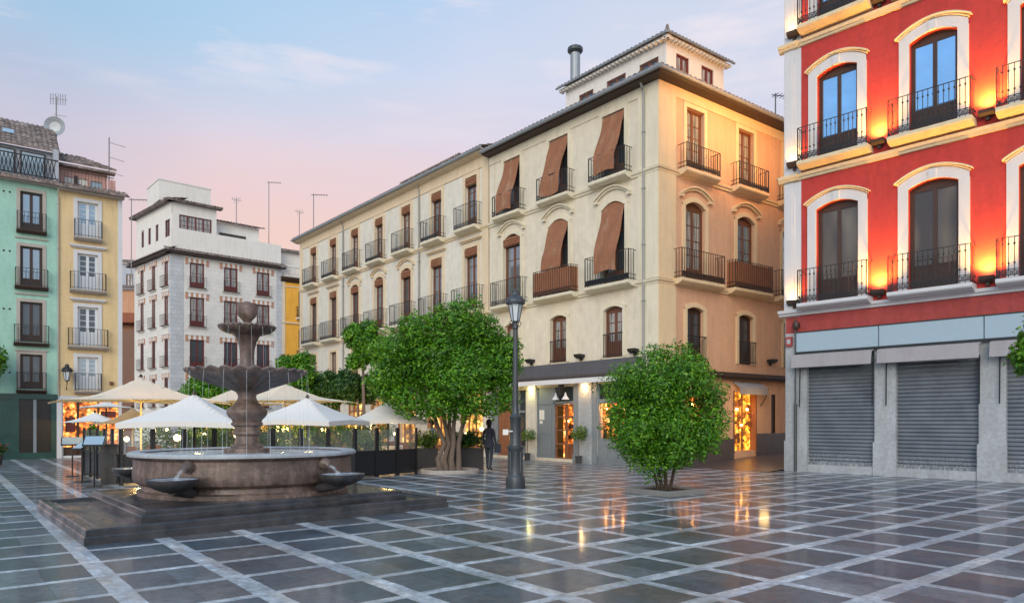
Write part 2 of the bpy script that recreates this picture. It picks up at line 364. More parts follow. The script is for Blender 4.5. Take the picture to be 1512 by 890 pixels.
# ------------------------------------------------------------------ mesh builder
class MB:
    def __init__(s): s.v = []; s.f = []; s.m = []; s.smooth = False
    def add(s, vs, fs, mi=0):
        o = len(s.v); s.v += [tuple(v) for v in vs]
        for f in fs: s.f.append(tuple(i + o for i in f)); s.m.append(mi)
    def quad(s, a, b, c, d, mi=0): s.add((a, b, c, d), ((0, 1, 2, 3),), mi)
    def box(s, x0, x1, y0, y1, z0, z1, mi=0):
        if x0 > x1: x0, x1 = x1, x0
        if y0 > y1: y0, y1 = y1, y0
        s.add([(x0, y0, z0), (x1, y0, z0), (x1, y1, z0), (x0, y1, z0), (x0, y0, z1), (x1, y0, z1), (x1, y1, z1), (x0, y1, z1)],
              [(0, 3, 2, 1), (4, 5, 6, 7), (0, 1, 5, 4), (1, 2, 6, 5), (2, 3, 7, 6), (3, 0, 4, 7)], mi)
    def prof(s, x0, x1, pts, mi=0, m0=0, m1=0):
        """extrude the (y,z) outline along x; m0/m1 mitre the ends outwards by that much per metre of projection"""
        n = len(pts)
        s.add([(x0 - m0 * -y, y, z) for y, z in pts] + [(x1 + m1 * -y, y, z) for y, z in pts],
              [(i, (i + 1) % n, n + (i + 1) % n, n + i) for i in range(n)] + [tuple(range(n))[::-1], tuple(range(n, 2 * n))], mi)
    def tube(s, pts, r, n=6, mi=0, cap=True):
        pts = [Vector(p) for p in pts]; rs = r if isinstance(r, (list, tuple)) else [r] * len(pts)
        o = len(s.v); k = len(pts)
        for i, p in enumerate(pts):
            d = (pts[min(i + 1, k - 1)] - pts[max(i - 1, 0)]).normalized()
            u = d.orthogonal().normalized() if abs(d.z) < .95 else Vector((1, 0, 0))
            u = (u - d * u.dot(d)).normalized(); w = d.cross(u)
            for j in range(n):
                a = 2 * PI * j / n
                s.v.append(tuple(p + (u * math.cos(a) + w * math.sin(a)) * rs[i]))
        for i in range(k - 1):
            for j in range(n):
                s.f.append((o + i * n + j, o + i * n + (j + 1) % n, o + (i + 1) * n + (j + 1) % n, o + (i + 1) * n + j)); s.m.append(mi)
        if cap:
            s.f.append(tuple(o + j for j in range(n))[::-1]); s.m.append(mi)
            s.f.append(tuple(o + (k - 1) * n + j for j in range(n))); s.m.append(mi)
    def lathe(s, prof, n=32, c=(0, 0), mi=0, fn=None):
        o = len(s.v); k = len(prof)
        for r, z in prof:
            for j in range(n):
                a = 2 * PI * j / n
                rr, zz = (r, z) if fn is None else fn(r, z, a)
                s.v.append((c[0] + rr * math.cos(a), c[1] + rr * math.sin(a), zz))
        for i in range(k - 1):
            for j in range(n):
                s.f.append((o + i * n + j, o + i * n + (j + 1) % n, o + (i + 1) * n + (j + 1) % n, o + (i + 1) * n + j)); s.m.append(mi)
    def archstrip(s, cx, w, z0, rise, t, y0, y1, n=12, mi=0, ext=0):
        """curved strip of thickness t following z0 + rise*(1-x^2), from y0 to y1"""
        f = lambda x: z0 + rise * (1 - (2 * x / w) ** 2)
        xs = [-w / 2 + w * i / n for i in range(n + 1)]
        o = len(s.v)
        for x in xs:
            z = f(x)
            s.v += [(cx + x, y0, z), (cx + x, y0, z + t), (cx + x, y1, z + t), (cx + x, y1, z)]
        for i in range(n):
            a = o + 4 * i; b = a + 4
            for q in range(4):
                s.f.append((a + q, b + q, b + (q + 1) % 4, a + (q + 1) % 4)); s.m.append(mi)
        s.f.append((o, o + 1, o + 2, o + 3)); s.m.append(mi)
        s.f.append((o + 4 * n + 3, o + 4 * n + 2, o + 4 * n + 1, o + 4 * n)); s.m.append(mi)
    def mesh(s, name, mats):
        me = bpy.data.meshes.new(name); me.from_pydata(s.v, [], s.f); me.validate()
        for m in mats: me.materials.append(MATS[m])
        if len(me.polygons) == len(s.m): me.polygons.foreach_set('material_index', s.m)
        if s.smooth:
            me.polygons.foreach_set('use_smooth', [True] * len(me.polygons))
            try: me.set_sharp_from_angle(angle=R(35))
            except Exception: pass
        me.update(); return me
    def obj(s, name, mats, parent=None, loc=(0, 0, 0), rz=0, smooth=None):
        if smooth is not None: s.smooth = smooth
        if isinstance(mats, str): mats = [mats]
        return link(name, s.mesh(name, mats), parent, loc, rz)
def link(name, me, parent=None, loc=(0, 0, 0), rz=0):
    o = bpy.data.objects.new(name, me); COL.objects.link(o)
    o.location = loc; o.rotation_euler = (0, 0, rz)
    if parent: o.parent = parent
    return o
def tag(o, label=None, cat=None, group=None, kind=None):
    if label: o['label'] = label
    if cat: o['category'] = cat
    if group: o['group'] = group
    if kind: o['kind'] = kind
    return o
def thing(name, label, cat, loc=(0, 0, 0), rz=0, group=None):
    o = bpy.data.objects.new(name, None); COL.objects.link(o)
    o.location = loc; o.rotation_euler = (0, 0, rz); o.empty_display_size = .3
    return tag(o, label, cat, group)
def copy_tree(o, parent=None):
    c = o.copy(); COL.objects.link(c)
    if parent: c.parent = parent
    for ch in list(o.children): copy_tree(ch, c)
    return c

class Fr:
    """a facade frame inside its building: u along the wall, d inward, z up"""
    def __init__(s, root, x=0, y=0, rz=0): s.root = root; s.x = x; s.y = y; s.rz = rz; s.c = math.cos(rz); s.s = math.sin(rz)
    def at(s, u, d=0, z=0): return (s.x + s.c * u - s.s * d, s.y + s.s * u + s.c * d, z)
    def put(s, mb, name, mats, u=0, z=0, d=0, parent=None, smooth=None):
        if isinstance(mats, str): mats = [mats]
        if smooth is not None: mb.smooth = smooth
        return s.putm(mb.mesh(name, mats), name, u, z, d, parent)
    def putm(s, me, name, u=0, z=0, d=0, parent=None):
        if parent is None: return link(name, me, s.root, s.at(u, d, z), s.rz)
        # sub-part: given in the same frame as its parent, which was placed by this class
        return link(name, me, parent, (0, 0, 0), 0)

def wall(mb, u0, u1, z0, z1, holes, dep=.22, y=0, mi=0, ri=None):
    """wall sheet with real openings; hole = (uc, z, w, h, rise)"""
    ri = mi if ri is None else ri
    hs = [(c - w / 2, c + w / 2, z, z + h, r) for c, z, w, h, r in holes]
    us = sorted({u0, u1, *[h[0] for h in hs], *[h[1] for h in hs]}); us = [u for u in us if u0 <= u <= u1]
    zs = sorted({z0, z1, *[h[2] for h in hs], *[h[3] for h in hs]}); zs = [z for z in zs if z0 <= z <= z1]
    for i in range(len(us) - 1):
        for j in range(len(zs) - 1):
            cu = (us[i] + us[i + 1]) / 2; cz = (zs[j] + zs[j + 1]) / 2
            if any(h[0] < cu < h[1] and h[2] < cz < h[3] for h in hs): continue
            mb.quad((us[i], y, zs[j]), (us[i + 1], y, zs[j]), (us[i + 1], y, zs[j + 1]), (us[i], y, zs[j + 1]), mi)
    for a, b, c, d, r in hs:
        dt = d - r if r else d
        mb.quad((a, y, c), (a, y + dep, c), (a, y + dep, dt), (a, y, dt), ri)
        mb.quad((b, y, c), (b, y, dt), (b, y + dep, dt), (b, y + dep, c), ri)
        mb.quad((a, y, c), (b, y, c), (b, y + dep, c), (a, y + dep, c), ri)
        if not r:
            mb.quad((a, y, d), (a, y + dep, d), (b, y + dep, d), (b, y, d), ri)
        else:
            n = 10; w = b - a; m = (a + b) / 2
            f = lambda x: dt + r * (1 - (2 * (x - m) / w) ** 2)
            for k in range(n):
                x0 = a + w * k / n; x1 = a + w * (k + 1) / n
                mb.quad((x0, y, f(x0)), (x1, y, f(x1)), (x1, y, d), (x0, y, d), mi)
                mb.quad((x0, y, f(x0)), (x0, y + dep, f(x0)), (x1, y + dep, f(x1)), (x1, y, f(x1)), ri)

CACHE = {}
def window(fr, u, z, w, h, frame='wood_brown', glass='glass_dark', rise=0, panel=.55, rows=3, leaves=2, mid=1, y=.13, label=None,
           open_leaf=0, fan=True):
    """french window: outer frame, leaves with glazing bars, solid bottom panel; glass is a sub-part"""
    key = ('w', w, h, frame, glass, rise, panel, rows, leaves, mid, y, open_leaf)
    if key not in CACHE:
        mb = MB(); t = .055
        mb.box(-w / 2, -w / 2 + t, y, y + .08, 0, h); mb.box(w / 2 - t, w / 2, y, y + .08, 0, h)
        if rise: mb.archstrip(0, w, h - rise - t, rise, t, y - .002, y + .082)
        else: mb.box(-w / 2, w / 2, y, y + .08, h - t, h)
        lw = (w - 2 * t) / leaves; st = .06
        for k in range(leaves):
            x0 = -w / 2 + t + k * lw; x1 = x0 + lw
            yy0, yy1 = y + .015, y + .065
            mb.box(x0, x0 + st, yy0, yy1, 0, h); mb.box(x1 - st, x1, yy0, yy1, 0, h)
            mb.box(x0 + st, x1 - st, yy0 + .003, yy1 - .003, 0, .08)
            mb.box(x0 + st, x1 - st, yy0 + .003, yy1 - .003, h - .09 - rise, h - .05 if not rise else h)
            if panel:
                mb.box(x0 + st, x1 - st, yy0 + .012, yy1 - .012, .08, panel)
                mb.box(x0 + st + .05, x1 - st - .05, yy0 + .003, yy1 - .003, .13, panel - .06)
                mb.box(x0 + st, x1 - st, yy0 + .003, yy1 - .003, panel - .02, panel + .04)
            top = h - .09 - rise
            for q in range(1, rows):
                zz = panel + (top - panel) * q / rows
                mb.box(x0 + st, x1 - st, yy0 + .010, yy1 - .010, zz - .014, zz + .014)
            if mid > 1:
                for q in range(1, mid):
                    xx = x0 + st + (lw - 2 * st) * q / mid
                    mb.box(xx - .011, xx + .011, yy0 + .012, yy1 - .012, panel + .04, top)
        g = MB(); g.quad((-w / 2 + .02, y + .045, .03), (w / 2 - .02, y + .045, .03), (w / 2 - .02, y + .045, h - .01), (-w / 2 + .02, y + .045, h - .01))
        CACHE[key] = (mb.mesh('window', [frame]), g.mesh('glass', [glass]))
    a, b = CACHE[key]
    o = fr.putm(a, 'window', u, z)
    fr.putm(b, 'glass', parent=o)
    if label: o['label'] = label
    return o

def surround(fr, u, z, w, h, t, m, rise=0, prot=.05, hood=None, key=False, parent=None, wood=None):
    """raised frame round an opening; hood 'flat' / 'arch' = projecting cornice above"""
    mb = MB(); y0, y1 = -prot, .012
    mb.box(-w / 2 - t, -w / 2, y0, y1, 0, h - rise); mb.box(w / 2, w / 2 + t, y0, y1, 0, h - rise)
    if rise:
        W = w + 2 * t
        n = 14
        f = lambda x: h - rise + rise * (1 - min(1, (2 * x / w) ** 2))
        g = lambda x: h - rise + t * .6 + (rise + t * .5) * (1 - (2 * x / W) ** 2)
        for i in range(n):
            x0 = -W / 2 + W * i / n; x1 = -W / 2 + W * (i + 1) / n
            zl0 = f(x0) if abs(x0) < w / 2 else h - rise; zl1 = f(x1) if abs(x1) < w / 2 else h - rise
            mb.quad((x0, y0, zl0), (x1, y0, zl1), (x1, y0, g(x1)), (x0, y0, g(x0)))
            mb.quad((x0, y0, g(x0)), (x1, y0, g(x1)), (x1, y1, g(x1)), (x0, y1, g(x0)))
            mb.quad((x0, y0, zl0), (x0, y1, zl0), (x1, y1, zl1), (x1, y0, zl1))
    else:
        mb.box(-w / 2 - t, w / 2 + t, y0, y1, h, h + t)
    mats = [m] if isinstance(m, str) else list(m)
    hm = len(mats) - 1
    if hood == 'flat':
        H = h + t + .10
        mb.box(-w / 2 - t - .1, w / 2 + t + .1, -.10, .01, H, H + .06, hm); mb.box(-w / 2 - t - .16, w / 2 + t + .16, -.17, .012, H + .06, H + .13, hm)
    if hood == 'arch':
        W = w + 2 * t + .25; zb = h + t * .4 + .02
        mb.archstrip(0, W, zb, rise + .12, .07, -.10, .01, 16, hm); mb.archstrip(0, W + .1, zb + .06, rise + .14, .06, -.17, .012, 16, hm)
        for sx in (-1, 1): mb.box(sx * (W / 2 + .05), sx * (W / 2 - .12), -.14, .013, zb - .02, zb + .075, hm)
    if hood == 'crown':   # arched crown close on the frame (red house)
        W = w + 2 * t + .06; zb = h - rise + t * .62
        mb.archstrip(0, W, zb, rise + t * .55, .04, -.10, .01, 16, hm); mb.archstrip(0, W + .12, zb + .037, rise + t * .55, .045, -.16, .012, 16, hm)
        mb.box(-.10, .10, -.12, .014, h - .01, h + t * .95, 0)
    if key: mb.box(-.08, .08, -prot - .04, .014, h - .03, h + t + .05, 0)
    o = fr.put(mb, 'surround', mats, u, z)
    return o

def balcony(fr, u, z, w, dep=.45, h=.95, slab='trim_cream', iron='iron_black', style='plain', label=None, st=.17, solid=.16, under=None):
    key = ('b', w, dep, h, slab, iron, style, st, solid, under)
    if key not in CACHE:
        s = MB()
        s.prof(-w / 2, w / 2, [(.012, -.04), (-dep * .55, -.04), (-dep * .75, .0), (-dep * .92, .03), (-dep, .07), (-dep, st), (.012, st)][::-1], 0)
        r = MB(); q = .0085; D = -dep + .03; W = w / 2 - .03; z0 = st + .06
        def bar(x0, y0, x1, y1, za, zb, t=q):
            r.box(min(x0, x1) - t, max(x0, x1) + t, min(y0, y1) - t, max(y0, y1) + t, za, zb)
        for zz in (z0, st + h):      # rails
            bar(-W, D, W, D, zz, zz + .02, .012)
            for sx in (-1, 1): bar(sx * W, D, sx * W, -.0, zz, zz + .02, .012)
        if solid:
            zz = z0 + solid
            bar(-W, D, W, D, zz, zz + .018, .012)
            for sx in (-1, 1): bar(sx * W, D, sx * W, 0, zz, zz + .018, .012)
        n = max(6, round(2 * W / .14))
        xs = [-W + 2 * W * i / n for i in range(n + 1)]
        for i, x in enumerate(xs):
            t = .016 if i in (0, n) else q
            bar(x, D, x, D, st, st + h, t)
            if style == 'knob' and 0 < i < n:
                r.box(x - .022, x + .022, D - .022, D + .022, st + h * .82, st + h * .82 + .045); r.box(x - .022, x + .022, D - .022, D + .022, st + h * .34, st + h * .34 + .045)
            if solid and i < n:      # scrollwork between the two lower rails
                m = (xs[i] + xs[i + 1]) / 2; hh = solid
                for k in range(2):
                    a0 = (xs[i], z0 + (0 if k else hh)); a1 = (xs[i + 1], z0 + (hh if k else 0))
                    r.tube([(a0[0], D, a0[1]), (m, D, z0 + hh / 2), (a1[0], D, a1[1])], .010, 4, cap=False)
                if style in ('knob', 'scroll'):
                    r.tube([(m + .04 * math.cos(a), D, z0 + hh / 2 + .05 * math.sin(a)) for a in [PI * j / 4 for j in range(9)]], .012, 4, cap=False)
        for sx in (-1, 1):
            m = 3
            for i in range(1, m): bar(sx * W, D * i / m, sx * W, D * i / m, st, st + h)
        if style == 'slat':          # reed matting tied behind the bars
            r.box(-W + .02, W - .02, D + .02, D + .035, st + .10, st + h - .05, 1)
            for sx in (-1, 1): r.box(sx * (W - .02), sx * (W - .035), D + .04, -.01, st + .1, st + h - .05, 1)
        if style == 'deep':
            r.box(-W + .02, W - .02, D + .02, D + .03, st + .05, st + .05 + .22)
        CACHE[key] = (s.mesh('balcony', [slab]), r.mesh('railing', [iron, 'wood_slat']))
    a, b = CACHE[key]
    o = fr.putm(a, 'balcony', u, z - .0)
    fr.putm(b, 'railing', parent=o)
    if label: o['label'] = label
    return o

def blind(fr, u, z, w, h, out=.5, drop=None, roll=False, label=None, shear=0.):
    """esparto blind: hangs from the head of the window and out over the rail; or rolled up at the head"""
    mb = MB()
    if roll:
        mb.box(-w / 2 + .02, w / 2 - .02, .0, .07, h - .42, h - .02)
        for k in range(3): mb.tube([(-w / 2 + .02, -.015, h - .12 - k * .11), (w / 2 - .02, -.015, h - .12 - k * .11)], .055, 8)
    else:
        n = 16; pts = []
        for i in range(n + 1):
            t = i / n
            zz = h - .03 - t * (drop or h * .9)
            yy = .03 - out * (min(1, t / .72) ** 1.15)
            pts.append((yy, zz))
        m = 6
        for i in range(n):
            for j in range(m):
                def P(a, b):
                    x = -w / 2 + .02 + (w - .04) * b / m
                    return (x - shear * a / n, pts[a][0] + .028 * math.sin(b * 1.7 + a * .55 + u * 3) * min(1, a / 4), pts[a][1] + .05 * math.sin(b * 1.1 + u) * a / n)
                mb.quad(P(i, j), P(i + 1, j), P(i + 1, j + 1), P(i, j + 1))
        k = len(mb.f)
        for f in list(mb.f): mb.f.append(tuple(reversed([x + 0 for x in f]))) if False else None
        mb.v, mb.f, mb.m = thicken(mb.v, mb.f, .012)
    o = fr.put(mb, 'blind', 'esparto_blind', u, z)
    if label: o['label'] = label
    return o
def thicken(v, f, t):
    n = len(v); v2 = list(v) + [(x, y - t, z) for x, y, z in v]
    f2 = list(f) + [tuple(i + n for i in reversed(q)) for q in f]
    return v2, f2, [0] * len(f2)

def tiles(mb, u0, u1, y0, z0, y1, z1, per=.26, rows=6, mi=0, h0=0, h1=0):
    """barrel-tiled roof slope from eave (y0,z0) to ridge (y1,z1): overlapping courses of half-round tiles"""
    n = max(2, int(round((u1 - u0) / per))) * 6
    for r in range(rows):
        a = r / rows; b = (r + 1.18) / rows
        ya, yb = y0 + (y1 - y0) * a, y0 + (y1 - y0) * b
        za, zb = z0 + (z1 - z0) * a + .045, z0 + (z1 - z0) * b
        o = len(mb.v)
        for i in range(n + 1):
            u = u0 + (u1 - u0) * i / n
            hgt = .065 * abs(math.sin(PI * i / 6)) ** .7
            cl = lambda q, yy: min(max(q, u0 + h0 * (yy - y0)), u1 - h1 * (yy - y0))
            mb.v += [(cl(u, ya), ya, za - .05), (cl(u, ya), ya, za + hgt), (cl(u, yb), yb, zb + hgt)]
        for i in range(n):
            k = o + 3 * i
            mb.f.append((k, k + 3, k + 4, k + 1)); mb.m.append(mi)
            mb.f.append((k + 1, k + 4, k + 5, k + 2)); mb.m.append(mi)
def slope_x(mb):  # swap so the slope runs along u instead of d
    mb.v = [(y, x, z) for x, y, z in mb.v]; mb.f = [tuple(reversed(f)) for f in mb.f]

def pipe(fr, u, z0, z1, r=.05, m='pipe_grey', y=-.09, label=None):
    mb = MB(); mb.tube([(0, y - .22, z1 + .12), (0, y - .1, z1 - .12), (0, y, z1 - .3), (0, y, z0)], r, 8)
    z = z0 + .5
    while z < z1 - .5: mb.box(-r - .015, r + .015, y - .06, .01, z, z + .04); z += 2.1
    return fr.put(mb, 'downpipe', m, u, 0, smooth=True)

def uplight(fr, u, z, power, m='iron_brown', col=(1., .55, .16), spot=True, size=150, dist=.20, name='wall_light'):
    """bowl-shaped lamp on a short arm throwing light up the wall"""
    mb = MB()
    mb.prof(-.19, .19, [(.01, -.02), (.01, .08), (-.30, .10), (-.27, -.0), (-.12, -.07)][::-1])
    mb.box(-.05, .05, -.1, .011, -.16, -.02)
    o = fr.put(mb, name, m, u, z)
    if power:
        e = MB(); e.box(-.13, .13, -.22, -.06, .102, .112)
        fr.put(e, 'bulb', 'bulb_warm', parent=o)
        l = bpy.data.lights.new('uplight_lamp', 'SPOT'); l.energy = power; l.color = col
        l.spot_size = R(size); l.spot_blend = 1.; l.shadow_soft_size = .08
        lo = bpy.data.objects.new('uplight_lamp', l); COL.objects.link(lo); lo.parent = o
        lo.location = (0, -dist, .17); lo.rotation_euler = (PI - .12, 0, 0)
    return o
def point(name, loc, e, col=(1, .68, .32), r=.08, parent=None):
    l = bpy.data.lights.new(name, 'POINT'); l.energy = e; l.color = col; l.shadow_soft_size = r
    o = bpy.data.objects.new(name, l); COL.objects.link(o); o.location = loc
    if parent: o.parent = parent
    return o

# ------------------------------------------------------------------ ground
g = MB(); g.quad((-400, -200, 0), (400, -200, 0), (400, 600, 0), (-400, 600, 0))
tag(g.obj('ground', 'paving'), kind='structure')
# side street climbing gently beside the corner building
st = MB()
c0 = Vector((5.39, 26.2)); u2 = Vector((math.cos(R(37)), math.sin(R(37))))
p0 = c0 + u2 * 1.2; p1 = c0 + u2 * 16; rr0 = Vector((9.9, 25.0)); rr1 = rr0 + u2 * 14
n2 = Vector((math.sin(R(37)), -math.cos(R(37))))
st.quad((*p0, .004), (*(p0 + n2 * 3.72), .004), (*(p1 + n2 * 3.72), .8), (*p1, .8))
tag(st.obj('side_street', 'street_stone'), kind='structure')

# ------------------------------------------------------------------ corner building
CB = thing('corner_building', 'cream corner building with draped brown blinds and glowing orange side wall', 'building', (5.39, 26.2, 0), R(-50.6))
A = Fr(CB); B = Fr(CB, 0, 0, R(87.6))
cols = [-2.22, -5.35, -8.48]
holesA = [(c, 11.2, 1.18, 2.6, 0) for c in cols] + [(c, 7.02, 1.22, 3.3, .26) for c in cols] + [(c, 4.22, 1.0, 2.0, .14) for c in cols]
w = MB(); wall(w, -10.2, 0, 3.4, 14.38, holesA)
w.box(-10.2, -.05, 8.0, 8.1, 0, 14.38)
# ground floor: openings for door and shop window
wall(w, -10.2, 0, 0, 3.4, [(-5.45, .12, 2.66, 3.05, 0), (-2.27, .08, 1.66, 3.12, 0), (-8.75, .12, 2.5, 3.0, 0)], dep=.35)
w.box(-10.2, 0, .05, 8, 14.3, 14.37)
A.put(w, 'wall', 'plaster_cream')
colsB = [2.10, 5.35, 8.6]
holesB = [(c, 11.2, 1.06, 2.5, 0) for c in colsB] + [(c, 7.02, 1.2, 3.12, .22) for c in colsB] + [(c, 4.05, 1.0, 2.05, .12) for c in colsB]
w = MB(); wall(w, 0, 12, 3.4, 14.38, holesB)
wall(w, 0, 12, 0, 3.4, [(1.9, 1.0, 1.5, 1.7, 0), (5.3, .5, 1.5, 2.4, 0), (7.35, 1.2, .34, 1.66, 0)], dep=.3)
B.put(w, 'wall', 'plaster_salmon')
# corner pilasters, bands, ledges
t = MB()
for z0, z1 in ((3.5, 6.83), (7.03, 10.95), (11.17, 13.93)):
    t.box(-.95, .02, -.045, .01, z0, z1)
t.box(-10.2, 0.02, -.035, .01, 13.92, 14.36)
for c in cols:
    for z0, z1 in ((14.0, 14.6),): pass
for z in (6.85, 11.0):
    t.prof(-10.2, .0, [(.01, z - .07), (-.06, z - .05), (-.07, z + .02), (-.12, z + .05), (-.14, z + .14), (.01, z + .16)][::-1], m1=.96)
A.put(t, 'moulding', 'trim_cream')
t = MB()
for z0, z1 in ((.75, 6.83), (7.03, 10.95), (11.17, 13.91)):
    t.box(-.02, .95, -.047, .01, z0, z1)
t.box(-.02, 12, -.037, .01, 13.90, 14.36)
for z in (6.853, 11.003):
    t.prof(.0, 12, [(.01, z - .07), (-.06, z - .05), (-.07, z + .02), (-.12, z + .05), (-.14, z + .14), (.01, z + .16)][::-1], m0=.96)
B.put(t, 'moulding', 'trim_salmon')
t = MB(); t.box(-.06, 4.5, -.06, .01, 0, 1.0); t.box(6.1, 12, -.06, .01, 0, 1.2)
B.put(t, 'plinth', 'street_stone')
# windows, surrounds, balconies
for i, c in enumerate(cols):
    window(A, c, 11.2, 1.18, 2.6, glass='glass_dark'); surround(A, c, 11.2, 1.18, 2.6, .17, 'trim_cream')
    window(A, c, 7.02, 1.22, 3.3, glass='glass_sky' if i == 2 else 'glass_dark', rise=.26); surround(A, c, 7.02, 1.22, 3.3, .17, 'trim_cream', .26, hood='arch')
    window(A, c, 4.22, 1.0, 2.0, rise=.14, frame='wood_brown', glass='glass_curtain', panel=.6); surround(A, c, 4.22, 1.0, 2.0, .17, 'trim_cream', .14)
    balcony(A, c, 11.03, 1.95, label=None)
    rb = MB()
    for k in range(9): rb.box(-.48 + k * .12 - .008, -.48 + k * .12 + .008, -.06, -.04, .0, .9)
    rb.box(-.52, .52, -.065, -.035, .88, .91); rb.box(-.52, .52, -.065, -.035, .05, .08)
    A.put(rb, 'window_grille', 'iron_black', c, 4.24)
balcony(A, cols[0], 6.88, 2.35, h=1.15, style='deep'); balcony(A, cols[1], 6.88, 2.4, h=1.1, style='slat', iron='iron_brown', label='balcony screened with brown reed matting'); balcony(A, cols[2], 6.88, 2.2, h=1.1)
blind(A, cols[0], 11.2, 1.18, 2.6, .50, 2.35, shear=.10); blind(A, cols[1], 11.2, 1.18, 2.6, .50, 2.5, shear=.12); blind(A, cols[2], 11.2, 1.18, 2.6, .50, 2.42, shear=.1)
blind(A, cols[0], 7.02, 1.22, 3.3, .48, 2.75, shear=.06); blind(A, cols[1], 7.02, 1.22, 3.3, .40, 2.2, shear=.12); blind(A, cols[2], 7.02, 1.2, 3.2, roll=True, label='rolled-up brown blind')
for i, c in enumerate(colsB):
    window(B, c, 11.2, 1.06, 2.5, rows=4, glass='glass_curtain'); surround(B, c, 11.2, 1.06, 2.5, .17, 'trim_salmon')
    window(B, c, 7.02, 1.2, 3.12, rows=4, rise=.22, glass='glass_curtain' if i == 0 else 'glass_sky'); surround(B, c, 7.02, 1.2, 3.12, .17, 'trim_salmon', .22, hood='arch')
    window(B, c, 4.05, 1.0, 2.05, rows=3, rise=.12, frame='wood_dark', glass='glass_dark'); surround(B, c, 4.05, 1.0, 2.05, .17, 'trim_salmon', .12)
    balcony(B, c, 11.03, 2.05, slab='trim_salmon', h=.92, style='scroll')
    balcony(B, c, 6.88, 2.6, slab='trim_salmon', h=1.1, style='slat' if i == 1 else 'deep', iron='iron_brown' if i != 2 else 'iron_black')
    rb = MB()
    for k in range(9): rb.box(-.48 + k * .12 - .008, -.48 + k * .12 + .008, -.16, -.14, .0, .9)
    rb.box(-.52, .52, -.165, -.135, .88, .91); rb.box(-.52, .52, -.165, -.135, .05, .08)
    for sx in (-1, 1): rb.box(sx * .52, sx * .50, -.165, .01, .88, .91)
    B.put(rb, 'window_grille', 'iron_black', c, 4.07)
# eaves and roof
def eave(fr, u0, u1, z, out=.62, soff='eave_brown', gut='gutter_zinc', deep=.30, rise=2.6, run=6.5, rows=16, m0=0, m1=0):
    e = MB(); e.prof(u0, u1, [(.012, z - deep), (-out * .35, z - deep * .85), (-out * .85, z - .10), (-out, z), (.012, z + .02)][::-1], m0=m0, m1=m1)
    fr.put(e, 'eave', soff)
    gt = MB(); gt.tube([(u0 - m0 * (out + .05), -out - .05, z + .02), (u1 + m1 * (out + .05), -out - .05, z + .02)], .075, 8)
    fr.put(gt, 'gutter', gut, smooth=True)
    r = MB(); tiles(r, u0 - m0 * out, u1 + m1 * out, -out - .02, z + .08, run, z + .08 + rise, rows=rows, h0=m0, h1=m1)
    fr.put(r, 'roof', 'roof_tile')
eave(A, -10.2, 0, 14.42, out=.5, deep=.14, rise=1.0, run=3.2, rows=9, m1=.96)
eave(B, 0, 12, 14.425, out=.5, deep=.14, rise=1.0, run=3.2, rows=9, m0=.96)
pipe(A, -.62, 3.6, 14.3)
# rooftop belvedere
T = Fr(CB, *A.at(0, 0)[:2], 0)
bel = Fr(CB, -1.25, 2.05, 0); bel2 = Fr(CB, -1.25, 2.05, R(87.6))
w = MB(); wall(w, -5.8, 0, 14.2, 17.0, [(-.9, 15.85, 1.0, .62, 0), (-2.7, 15.85, 1.1, .62, 0), (-4.5, 15.85, .9, .62, 0)], .12)
w.quad((-5.8, 0, 14.6), (-5.8, 0, 17.0), (-5.8, 3.7, 17.0), (-5.8, 3.7, 14.6))
bel.put(w, 'belvedere_wall', 'plaster_white')
w = MB(); wall(w, 0, 3.7, 14.2, 17.0, [(1.0, 15.85, .8, .78, 0), (2.6, 15.85, .8, .78, 0)], .12)
bel2.put(w, 'belvedere_wall', 'plaster_white')
for c, ww in ((-.9, 1.0), (-2.7, 1.1), (-4.5, .9)): window(bel, c, 15.85, ww, .62, panel=0, rows=1, y=.04, frame='wood_brown')
for c in (1.0, 2.6): window(bel2, c, 15.85, .8, .78, panel=0, rows=1, y=.04, frame='wood_maroon', glass='glass_curtain')
for f, a, b in ((bel, -6.1, .3), (bel2, -.3, 4.0)):
    e = MB(); e.box(a + .05, b - .05, -.22, 0, 16.97, 17.05)
    for k in range(int((b - a) / .22)): e.box(a + .1 + k * .22, a + .19 + k * .22, -.26, .01, 16.90, 16.97)
    f.put(e, 'belvedere_eave', 'plaster_white')
    gt = MB(); gt.tube([(a, -.34, 17.08), (b, -.34, 17.08)], .05, 8); f.put(gt, 'gutter', 'gutter_zinc', smooth=True)
    r = MB(); tiles(r, a, b, -.3, 17.1, 1.6, 17.72, rows=6, per=.22, h0=1, h1=1); f.put(r, 'belvedere_roof', 'roof_tile')
ch = MB(); ch.tube([(0, 0, 0), (0, 0, 4.0)], .23, 16)
fl_ = link('flue', ch.mesh('flue', ['gutter_zinc']), CB, A.at(-7.0, 2.6, 14.9))
ch = MB(); ch.tube([(0, 0, 3.98), (0, 0, 4.08), (0, 0, 4.22)], [.26, .36, .36], 16); ch.tube([(0, 0, 4.24), (0, 0, 4.32)], [.34, .2], 16); link('flue_cap', ch.mesh('flue_cap', ['lamp_paint']), fl_)
rg = MB(); rg.lathe([(.02, 17.42), (.05, 17.38), (.07, 17.3), (.09, 17.15)], 8); bel.put(rg, 'finial', 'roof_tile', .22, 0, -.22)
# canopy band above the shops
bd = MB(); bd.prof(-10.2, -.55, [(.01, 3.5), (-.34, 3.52), (-.36, 3.62), (-.08, 4.15), (.01, 4.17)][::-1])
bd.box(-10.2, -.55, -.38, .01, 3.46, 3.50)
A.put(bd, 'canopy_band', 'paint_band')
bd = MB(); bd.box(-10.0, -.6, -.40, -.36, 3.26, 3.455); A.put(bd, 'valance', 'fabric_white')
bd = MB(); bd.box(2.2, 12, -.30, .01, 3.50, 3.66); bd.box(1.0, 12, -.22, .011, 3.40, 3.50)
B.put(bd, 'canopy_band', 'eave_brown')
